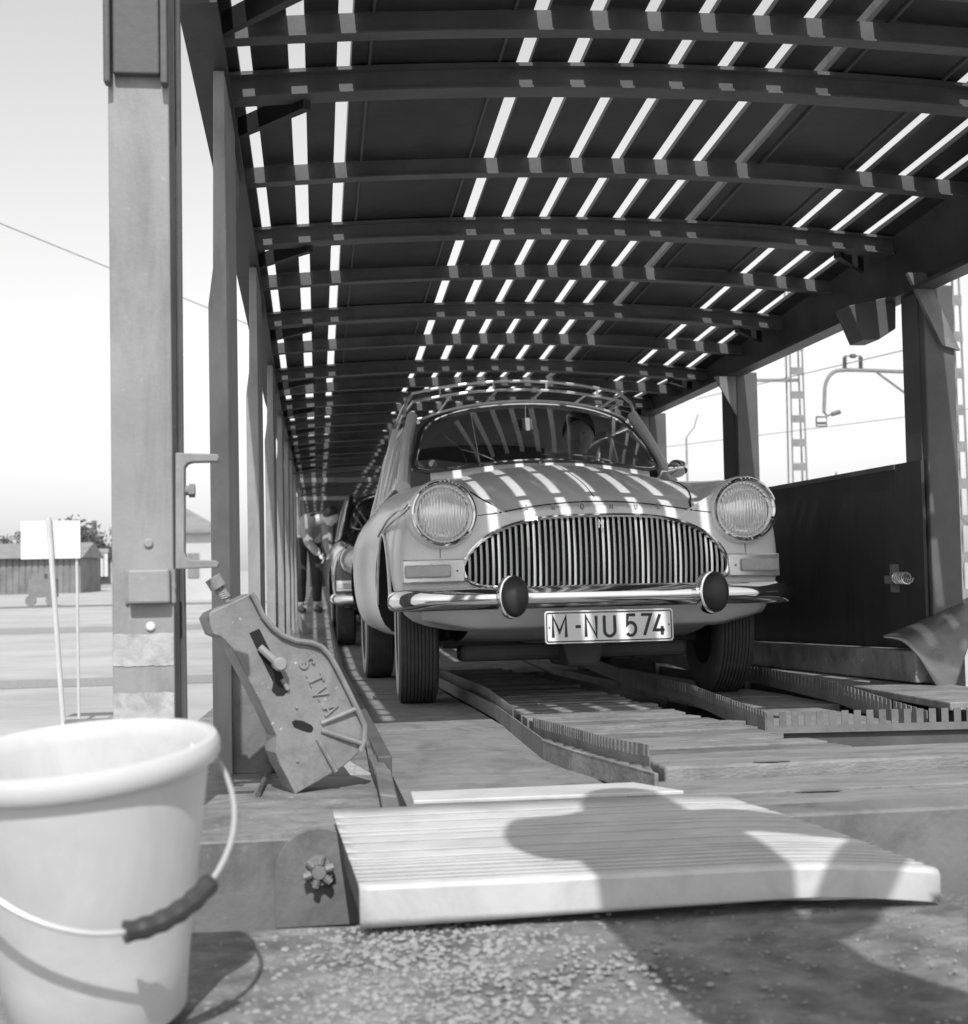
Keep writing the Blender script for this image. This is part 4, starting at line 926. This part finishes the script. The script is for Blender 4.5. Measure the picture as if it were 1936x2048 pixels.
# low bench-like beam on the ground and a stone by the wagon
bm = MB(); q = atZ(190*K, 1408*K, .12); bm.box((q.x-.25, q.y, .10), (q.x+.35, q.y+.12, .17)); bm.box((q.x-.1, q.y+.02, 0), (q.x-.05, q.y+.1, .10)); bm.box((q.x+.25, q.y+.02, 0), (q.x+.3, q.y+.1, .10))
tag(bm.build('low_rail', 'mast'), 'low dark rail on short feet on the yard ground beside the banded post', 'rail')
# far side: goods wagons, shed, house, trees, each standing on the yard
def ground_at(px, py): return atZ(px*K, py*K, 0)
def goods_wagon(cx, cy, L, H, m, label, rot=0):
    t = thing('goods_wagon', label, 'railway wagon', (cx, cy, 0), 'goods wagons across the yard', world=False); t.rotation_euler.z = rot
    b = MB(); b.box((-L/2, -1.3, .95), (L/2, 1.3, H)); B_ = b.build('wagon_body', m, t)
    for k in range(12): b = MB(); b.box((-L/2+L*(k+.2)/12, -1.36, .95), (-L/2+L*(k+.35)/12, -1.305, H)); b.build('stanchion', 'shed', B_)
    b = MB(); b.prism([(-L/2-.1, -1.4, H+.001), (-L/2-.1, 1.4, H+.001), (-L/2-.1, .7, H+.35), (-L/2-.1, -.7, H+.35)], (L+.2, 0, 0)); b.build('wagon_roof', 'roof', t)
    b = MB(); b.box((-L/2, -1.1, .7), (L/2, 1.1, .949)); b.build('underframe', 'bark', t)
    for xx in (-L*.35, -L*.2, L*.2, L*.35):
        for yy in (-.8, .8):
            b = MB(); b.lathe([(.45, 0), (.45, .12)], Matrix.Translation((xx, yy, .451)) @ Matrix.Rotation(R(90), 4, 'X'), 20); b.build('wheel', 'bark', t)
    return t
q = ground_at(192, 1135); goods_wagon(q.x, 120, 6., 3.1, 'pale', 'pale boarded goods wagon at the far edge of the yard', .25)
b_ = thing('boarded_shed', 'dark boarded shed with sloping roof behind the white sign', 'shed', (-20, 90, 0))
b = MB(); b.box((-26, 88, 0), (-15.4, 96, 2.3)); B0 = b.build('wall', 'shed', b_)
for k in range(26): b = MB(); b.box((-26+.4*k, 87.94, 0), (-26+.4*k+.28, 87.998, 2.3)); b.build('board', 'shed', B0)
b = MB(); b.prism([(-26.4, 87.5, 2.32), (-26.4, 96.5, 2.32), (-26.4, 92, 3.4)], (11.2, 0, 0)); b.build('roof', 'roof', b_)
goods_wagon(-23.2, 78, 5., 2.2, 'shed', 'dark low goods wagon standing in front of the boarded shed', .3)
b_ = thing('gabled_house', 'dark gabled house with chimney beyond the sign', 'house', (-27, 150, 0))
b = MB(); b.box((-30.5, 150, 0), (-24.2, 158, 3.6)); B0 = b.build('wall', 'shed', b_)
b = MB(); b.prism([(-31, 149.5, 3.6), (-23.7, 149.5, 3.6), (-27.3, 149.5, 6.6)], (0, 9, 0)); RF = b.build('roof', 'roof', b_)
b = MB(); b.box((-25.2, 151, 4.2), (-24.7, 151.5, 7.2)); b.build('chimney', 'shed', RF)
for k in range(2): b = MB(); b.box((-29.4+2.4*k, 149.93, 1.2), (-28.3+2.4*k, 149.998, 2.5)); b.build('window', 'glass', B0)
b_ = thing('white_house', 'white rendered house with flat eaves seen between the posts', 'house', (-7.2, 60, 0))
b = MB(); b.box((-7.9, 60, 0), (-4.6, 68, 3.0)); B0 = b.build('wall', 'house', b_)
b = MB(); b.box((-8.3, 59.6, 3.001), (-4.2, 68.4, 3.16)); b.prism([(-8.3, 59.6, 3.165), (-4.2, 59.6, 3.165), (-6.2, 64, 4.3)], (0, .01, 0)); b.build('roof', 'roof', b_)
for k in range(3): b = MB(); b.box((-7.6+.9*k, 59.94, 1.0), (-7.1+.9*k, 59.998, 2.1)); b.build('window', 'mast', B0)
def tree(x, y, h, r, label, seed):
    rnd = random.Random(seed); t = thing('tree', label, 'tree', (x, y, 0), 'trees beyond the yard', world=False)
    b = MB(); b.tube([(0, 0, 0), (.1, 0, h*.3), (0, .1, h*.7)], .2, 8, rs=[r*.09, r*.07, r*.03])
    for k in range(6):
        a = rnd.random()*6.28; b.tube([(0, 0, h*(.3+.06*k)), (math.cos(a)*r*.6, math.sin(a)*r*.6, h*(.5+.06*k))], .1, 6, rs=[r*.035, r*.012])
    b.build('trunk', 'bark', t, True)
    b = MB(); cl = [(rnd.gauss(0, r*.45), rnd.gauss(0, r*.45), h*.62+rnd.gauss(0, h*.15), r*rnd.uniform(.25, .45)) for _ in range(16)]
    for _ in range(2600):
        cx, cy, cz, cr_ = rnd.choice(cl); d_ = Vector((rnd.gauss(0, 1), rnd.gauss(0, 1), rnd.gauss(0, 1))).normalized()*cr_*rnd.uniform(.5, 1.05)
        p = Vector((cx, cy, cz))+d_; n_ = Vector((rnd.gauss(0, 1), rnd.gauss(0, 1), rnd.gauss(0, 1))).normalized(); u = n_.orthogonal().normalized()*r*.05; v = n_.cross(u)
        b.add([p-u, p+v*.7, p+u, p-v*.7], [(0,1,2,3)])
    b.build('crown', 'foliage', t)
for i, (x, y, h, r_, lb) in enumerate([(-24.5, 140, 6.5, 4.2, 'round leafy tree between the goods wagon and the banded post'), (-19.5, 150, 7.5, 3.6, 'broad leafy tree right behind the banded post'), (-7.5, 90, 3.6, 1.5, 'small leafy tree beside the white house'), (-36, 160, 6, 3.5, 'leafy tree behind the boarded shed')]): tree(x, y, h, r_, lb, i+3)
cart = MB(); q = ground_at(80, 1175); cart.box((q.x-.5, q.y, .35), (q.x+.5, q.y+.9, 1.1)); cart.box((q.x-.4, q.y+.1, 1.1), (q.x+.1, q.y+.8, 1.3))
for xx in (-.4, .4): cart.lathe([(.22, 0), (.22, .08)], Matrix.Translation((q.x+xx, q.y+.02, .225)) @ Matrix.Rotation(R(90), 4, 'X'), 16)
tag(cart.build('hand_cart', 'mast'), 'dark loaded hand cart on the yard below the white sign', 'cart')

# ================================================================== CATENARY AT THE RIGHT
def mast(label, px, Yd, wide, pt, pb, n=9):
    t = thing('lattice_mast', label, 'mast', (atY(px*K, pt*K, Yd).x, Yd, 0), 'catenary masts beyond the wagon')
    X = t.location.x; H = atY(px*K, pt*K, Yd).z
    for sx in (-1, 1):
        for sy in (-1, 1):
            b = MB(); b.tube([(X+sx*wide*.62, Yd+sy*wide*.5, 0), (X+sx*wide*.45, Yd+sy*wide*.4, H)], wide*.075, 6); b.build('leg', 'mast', t)
    for k in range(n):
        z = H*(k+.5)/n; b = MB()
        b.box((X-wide*.55, Yd-wide*.52, z-.12), (X+wide*.55, Yd-wide*.46, z+.12)); b.build('batten_plate', 'mast', t)
    return t, X, H
t, X, H = mast('tall lattice steel mast standing behind the dark side sheet', 1535, 40, .42, 560, 935, 13)
z = atY(1500*K, 737*K, 40).z; b = MB(); b.box((atY(1435*K, 737*K, 40).x, 39.9, z-.04), (atY(1548*K, 737*K, 40).x, 40.1, z+.04)); b.build('cross_arm', 'mast', t)
t, X, H = mast('lattice mast carrying a bent catenary arm, mostly hidden by the wagon post', 1835, 28, .38, 480, 935, 10)
P = lambda x, y: atY(x*K, y*K, 28)
b = MB(); b.tube(fill([P(1835, 722), P(1740, 720), P(1640, 717), P(1612, 724), P(1600, 745), P(1598, 770), P(1597, 800)], 4), .045, 8); CT = b.build('cantilever_arm', 'mast', t, True)
b = MB(); b.tube([P(1700, 722), P(1745, 755), P(1830, 815)], .03, 6); b.build('stay', 'mast', CT, True)
for x in (1637, 1668):
    a, c = P(x, 716), P(x, 690); b = MB(); b.tube([a.lerp(c, k/12) for k in range(13)], .05, 8, rs=[.02, .03]+[.06, .035]*5+[.02]); b.build('insulator', 'porcelain', CT, True)
b = MB(); b.tube([P(1637, 690), P(1668, 690)], .014, 6); b.tube([P(1648, 690), P(1658, 690)], .05, 6); b.build('bridge_wire', 'porcelain', CT)
b = MB(); b.tube([P(1597, 800), P(1604, 806), P(1612, 803)], .02, 6); b.tube([P(1612, 803), P(1628, 798)], .05, 8); b.tube([P(1582, 808), P(1602, 808), P(1602, 826), P(1582, 826), P(1582, 808)], .022, 6); b.tube([P(1584, 820), P(1601, 820)], .03, 6); b.build('contact_fitting', 'porcelain', CT)
WR = 0
for (pa, pb, Ya, Yb, r_, lb) in [((1440, 752), (1640, 705), 34, 28, .012, 'thin catenary wire from lattice mast to the insulators'), ((1420, 850), (1900, 790), 30, 26, .009, 'contact wire hanging below the bent catenary arm'), ((30, 445), (440, 612), 30, 36, .012, 'overhead wire slanting behind the banded post')]:
    a, c = atY(pa[0]*K, pa[1]*K, Ya), atY(pb[0]*K, pb[1]*K, Yb); b = MB(); d = c-a; a, c = a-d*.6, c+d*.6; b.tube([a.lerp(c, k/10)-Vector((0, 0, .0)) for k in range(11)], r_, 5); tag(b.build('overhead_wire', 'mast'), lb, 'wire')
for (px, pt, pb, Yd, lb) in [(1330, 848, 905, 120, 'slim far lamp pole beside the wing mirror'), (1620, 915, 935, 110, 'short far pole rising just above the side sheet')]:
    a = atY(px*K, pt*K, Yd); t = thing('far_pole', lb, 'pole', (a.x, Yd, 0)); b = MB(); b.tube([(a.x, Yd, 0), (a.x, Yd, a.z)], .1, 6, rs=[.14, .09]); PO = b.build('shaft', 'mast', t)
    b = MB(); b.tube([(a.x, Yd, a.z), (a.x+.8, Yd, a.z+1.0), (a.x+1.2, Yd, a.z+2.2)] if px < 1400 else [(a.x, Yd, a.z-.4), (a.x+1., Yd, a.z-.4)], .06, 6); b.build('lamp_arm', 'mast', PO)

# ================================================================== PEOPLE
def skinned(chains, sub=2):
    """chains: list of [(pos, radius), ...]; each grows from its first point. Returns an MB with the surface"""
    me = bpy.data.meshes.new('sk'); vs = []; es = []; rad = []; idx = {}
    for ch in chains:
        prev = None
        for (p, r) in ch:
            key = tuple(round(c, 4) for c in p)
            if key not in idx: idx[key] = len(vs); vs.append(p); rad.append(r)
            i = idx[key]
            if prev is not None and prev != i: es.append((prev, i))
            prev = i
    me.from_pydata(vs, es, []); o = bpy.data.objects.new('sk', me); COL.objects.link(o)
    m = o.modifiers.new('skin', 'SKIN'); m.use_smooth_shade = True
    for i, sv in enumerate(me.skin_vertices[0].data): 
        r = rad[i]; sv.radius = (r, r) if not isinstance(r, tuple) else r; sv.use_root = (i == 0)
    s_ = o.modifiers.new('s', 'SUBSURF'); s_.levels = sub; s_.render_levels = sub
    dg = bpy.context.evaluated_depsgraph_get(); dg.update(); ev = bpy.data.meshes.new_from_object(o.evaluated_get(dg))
    mb = MB(); mb.add([v.co.copy() for v in ev.vertices], [tuple(p.vertices) for p in ev.polygons]); bpy.data.objects.remove(o); return mb
def head_mesh(mb, c, fwd_, up_, h=.23):
    f = Vector(fwd_).normalized(); u = (Vector(up_)-f*Vector(up_).dot(f)).normalized(); r = f.cross(u)
    n, m = 28, 20; vs = []
    for j in range(m+1):
        th = math.pi*j/m
        for i in range(n):
            a = 2*math.pi*i/n; z = math.cos(th); x = math.sin(th)*math.cos(a); y = math.sin(th)*math.sin(a)   # y forward
            wx, wy = .34*h, .42*h
            if z < 0: wx *= 1-.30*(-z)**1.3; wy *= 1-.10*(-z)
            X, Y, Z = x*wx, y*wy, z*.5*h
            if y > .3:
                nose = math.exp(-((x/.14)**2))*math.exp(-(((z+.12)/.16)**2)); Y += .12*h*nose
                eye = math.exp(-(((abs(x)-.38)/.16)**2))*math.exp(-(((z-.06)/.10)**2)); Y -= .045*h*eye
                mouth = math.exp(-((x/.28)**2))*math.exp(-(((z+.46)/.06)**2)); Y -= .018*h*mouth
                chin = math.exp(-((x/.3)**2))*math.exp(-(((z+.85)/.16)**2)); Y += .05*h*chin
            if abs(y) < .35 and abs(x) > .5: X *= 1+.18*math.exp(-(((z+.02)/.2)**2))*math.exp(-((y/.16)**2))
            vs.append(Vector(c)+r*X+f*Y+u*Z)
    mb.add(vs, [(j*n+i, j*n+(i+1) % n, (j+1)*n+(i+1) % n, (j+1)*n+i) for j in range(m) for i in range(n)]); return f, u, r
def hair_cap(c, f, u, r, h=.23, k=1.09):
    mb = MB(); n, m = 26, 12; vs = []
    for j in range(m+1):
        for i in range(n):
            a = 2*math.pi*i/n; front = max(0, math.sin(a)); th = (1.75-.85*front)*j/m; z = math.cos(th); x = math.sin(th)*math.cos(a); y = math.sin(th)*math.sin(a)
            vs.append(Vector(c)+r*(x*.34*h*k)+f*(y*.42*h*k)+u*(z*.5*h*k+.004))
    mb.add(vs, [(j*n+i, j*n+(i+1) % n, (j+1)*n+(i+1) % n, (j+1)*n+i) for j in range(m) for i in range(n)]); return mb
def hand(mb, wrist, direction, side, curl=.5):
    d = Vector(direction).normalized(); s_ = Vector(side); s_ = (s_-d*s_.dot(d)).normalized(); n_ = d.cross(s_); w_ = Vector(wrist)
    mb2 = skinned([[(tuple(w_), .026), (tuple(w_+d*.05), (.036, .017)), (tuple(w_+d*.085), (.036, .016))]], 2); mb.add(mb2.v, mb2.f)
    for k, L in enumerate((.068, .078, .072, .056)):
        b_ = w_+d*.08+s_*(.030-.020*k); c1 = curl; d1 = (d*math.cos(c1)+n_*math.sin(c1)); d2 = (d*math.cos(c1*2.2)+n_*math.sin(c1*2.2))
        f_ = skinned([[(tuple(b_), .0095), (tuple(b_+d1*L*.5), .009), (tuple(b_+d1*L*.5+d2*L*.5), .0078)]], 1); mb.add(f_.v, f_.f)
    b_ = w_+d*.03+s_*.03; d1 = (d*.65+s_*.6+n_*.35).normalized(); f_ = skinned([[(tuple(b_), .011), (tuple(b_+d1*.035), .0105), (tuple(b_+d1*.04+(d*.8+n_*.6).normalized()*.03), .009)]], 1); mb.add(f_.v, f_.f)
V3 = Vector
def person(name_label, J, face, group=None, top='jacket', bottom='trousers', curl=.5):
    """J: dict of joints in world space"""
    P = thing('person', name_label, 'person', (J['hip'].x, J['hip'].y, min(J['ankL'].z, J['ankR'].z)-.08), group)
    t = lambda k: tuple(J[k]); hip, ch, nk = J['hip'], J['chest'], J['neck']
    mid = hip.lerp(ch, .5)+J.get('bow', V3((0, 0, 0)))
    b = skinned([[(tuple(hip), .125), (tuple(mid), .115), (t('chest'), .13), (t('neck'), .055), (tuple(J['head']-V3((0, 0, .02))), .05)],
        [(t('chest'), .13), (t('shL'), .06), (t('elL'), .042), (t('wrL'), .029)], [(t('chest'), .13), (t('shR'), .06), (t('elR'), .042), (t('wrR'), .029)],
        [(tuple(hip), .125), (t('thL'), .085), (t('knL'), .058), (t('ankL'), .04)], [(tuple(hip), .125), (t('thR'), .085), (t('knR'), .058), (t('ankR'), .04)]])
    f, u, r = head_mesh(b, J['head'], face, J.get('hup', V3((0, 0, 1))))
    for s in 'LR': 
        d = (J['wr'+s]-J['el'+s]).normalized(); sd_ = J.get('hs'+s, V3((0, 0, 1))); hand(b, J['wr'+s], J.get('hd'+s, d), sd_, curl)
    B = b.build('body', 'skin', P, True, angle=80)
    hair_cap(J['head'], f, u, r).build('hair', 'hair', P, True, solid=.006, angle=80)
    for s in (-1, 1):
        e = MB(); c = J['head']+f*.083+u*.008+r*.030*s; e.lathe([(.001, -.009), (.008, -.005), (.010, 0), (.008, .005), (.001, .009)], Matrix.Translation(c), 12); e.build('eye', 'plate', B, True)
    hemL, hemR = J['thL'].lerp(hip, .3), J['thR'].lerp(hip, .3)
    c1 = skinned([[(tuple(hip+(hip-mid)*.28), .152), (tuple(hip), .152), (tuple(mid), .145), (t('chest'), .155), (tuple(nk.lerp(ch, .35)), .09)],
        [(t('chest'), .155), (t('shL'), .082), (t('elL'), .060), (tuple(J['wrL'].lerp(J['elL'], .08)), .046)], [(t('chest'), .155), (t('shR'), .082), (t('elR'), .060), (tuple(J['wrR'].lerp(J['elR'], .08)), .046)]])
    c1.build('jacket', top, P, True, angle=80)
    c2 = skinned([[(tuple(hip+(mid-hip)*.45), .132), (tuple(hip), .142)], [(tuple(hip), .142), (t('thL'), .100), (t('knL'), .076), (tuple(J['ankL']+V3((0, 0, .03))), .062)], [(tuple(hip), .142), (t('thR'), .100), (t('knR'), .076), (tuple(J['ankR']+V3((0, 0, .03))), .062)]])
    c2.build('trousers', bottom, P, True, angle=80)
    for s in 'LR':
        a = J['ank'+s]; d = J.get('foot', V3((0, 1, 0))); sh = skinned([[(tuple(a-d*.05-V3((0, 0, .035))), .042), (tuple(a+d*.06-V3((0, 0, .042))), .040), (tuple(a+d*.16-V3((0, 0, .050))), .032)]]); sh.build('shoe', 'rubber_black', P, True, angle=80)
    return P
# driver, seated behind the wheel (car frame -> world)
cw = lambda x, y, z: CARM @ V3((x, y, z))
hd = cpy(1122, 842, 1.14)
J = dict(hip=cw(.36, 1.36, .62), chest=cw(.36, 1.32, .93), neck=cw(hd.x+.01, 1.24, 1.09), head=cw(hd.x, 1.14, hd.z), shL=cw(.19, 1.28, .99), shR=cw(.52, 1.28, .99), elL=cw(.12, 1.15, .86), elR=cw(.58, 1.15, .88),
    wrL=cw(.205, .995, 1.06), wrR=cw(.47, .99, 1.05), thL=cw(.27, 1.25, .60), thR=cw(.45, 1.25, .60), knL=cw(.25, .90, .66), knR=cw(.47, .90, .66), ankL=cw(.25, .75, .36), ankR=cw(.47, .75, .36), foot=V3((0, -1, 0)),
    hdL=V3((.5, -.55, .45)), hdR=V3((-.4, -.6, .4)), hsL=V3((0, -.3, 1)), hsR=V3((0, -.3, 1)))
person('person with dark hair sitting at the wheel of the light grey car', J, (-.25, -1, -.12), None, 'trousers', 'trousers', .7)
# worker bending over between the wagon side and the black car
zz = deck_z(16); q = lambda x, y, z: V3((x-.05, 16+y, zz+z))
J = dict(hip=q(-.08, .10, .90), chest=q(.06, -.18, 1.12), neck=q(.16, -.28, 1.16), head=q(.22, -.36, 1.16), shL=q(-.08, -.22, 1.10), shR=q(.18, -.20, 1.06), elL=q(-.06, -.30, .86), elR=q(.17, -.32, .84), wrL=q(.08, -.46, .70), wrR=q(.20, -.48, .68),
    thL=q(-.16, .08, .84), thR=q(.02, .10, .84), knL=q(-.15, .0, .47), knR=q(.04, .0, .47), ankL=q(-.16, .12, .09), ankR=q(.04, .12, .09), foot=V3((.3, -.95, 0)), bow=V3((-.02, .06, .10)))
person('person in pale jacket and dark trousers bending down between black car and wagon side', J, (.6, -.6, -.5))
# onlooker standing beside the camera whose shadow falls on the ribbed plate
zp = .803; q = lambda x, y, z: V3((x, y, zp+z))
J = dict(hip=q(.46, .55, 1.02), chest=q(.38, .80, 1.48), neck=q(.40, .90, 1.54), head=q(.43, .98, 1.49), shL=q(.23, .81, 1.54), shR=q(.53, .81, 1.58), elL=q(.27, .93, 1.20), elR=q(.79, .78, 1.44), wrL=q(.36, 1.02, 1.18), wrR=q(.57, .68, 1.10),
    thL=q(.43, .53, .95), thR=q(.58, .53, .95), knL=q(.49, .56, .50), knR=q(.64, .56, .50), ankL=q(.50, .50, .09), ankR=q(.68, .52, .09), bow=V3((0, -.04, .06)))
person('person stooping with hand on hip beside the ribbed plate, casting a shadow over it', J, (0, .6, -.8))
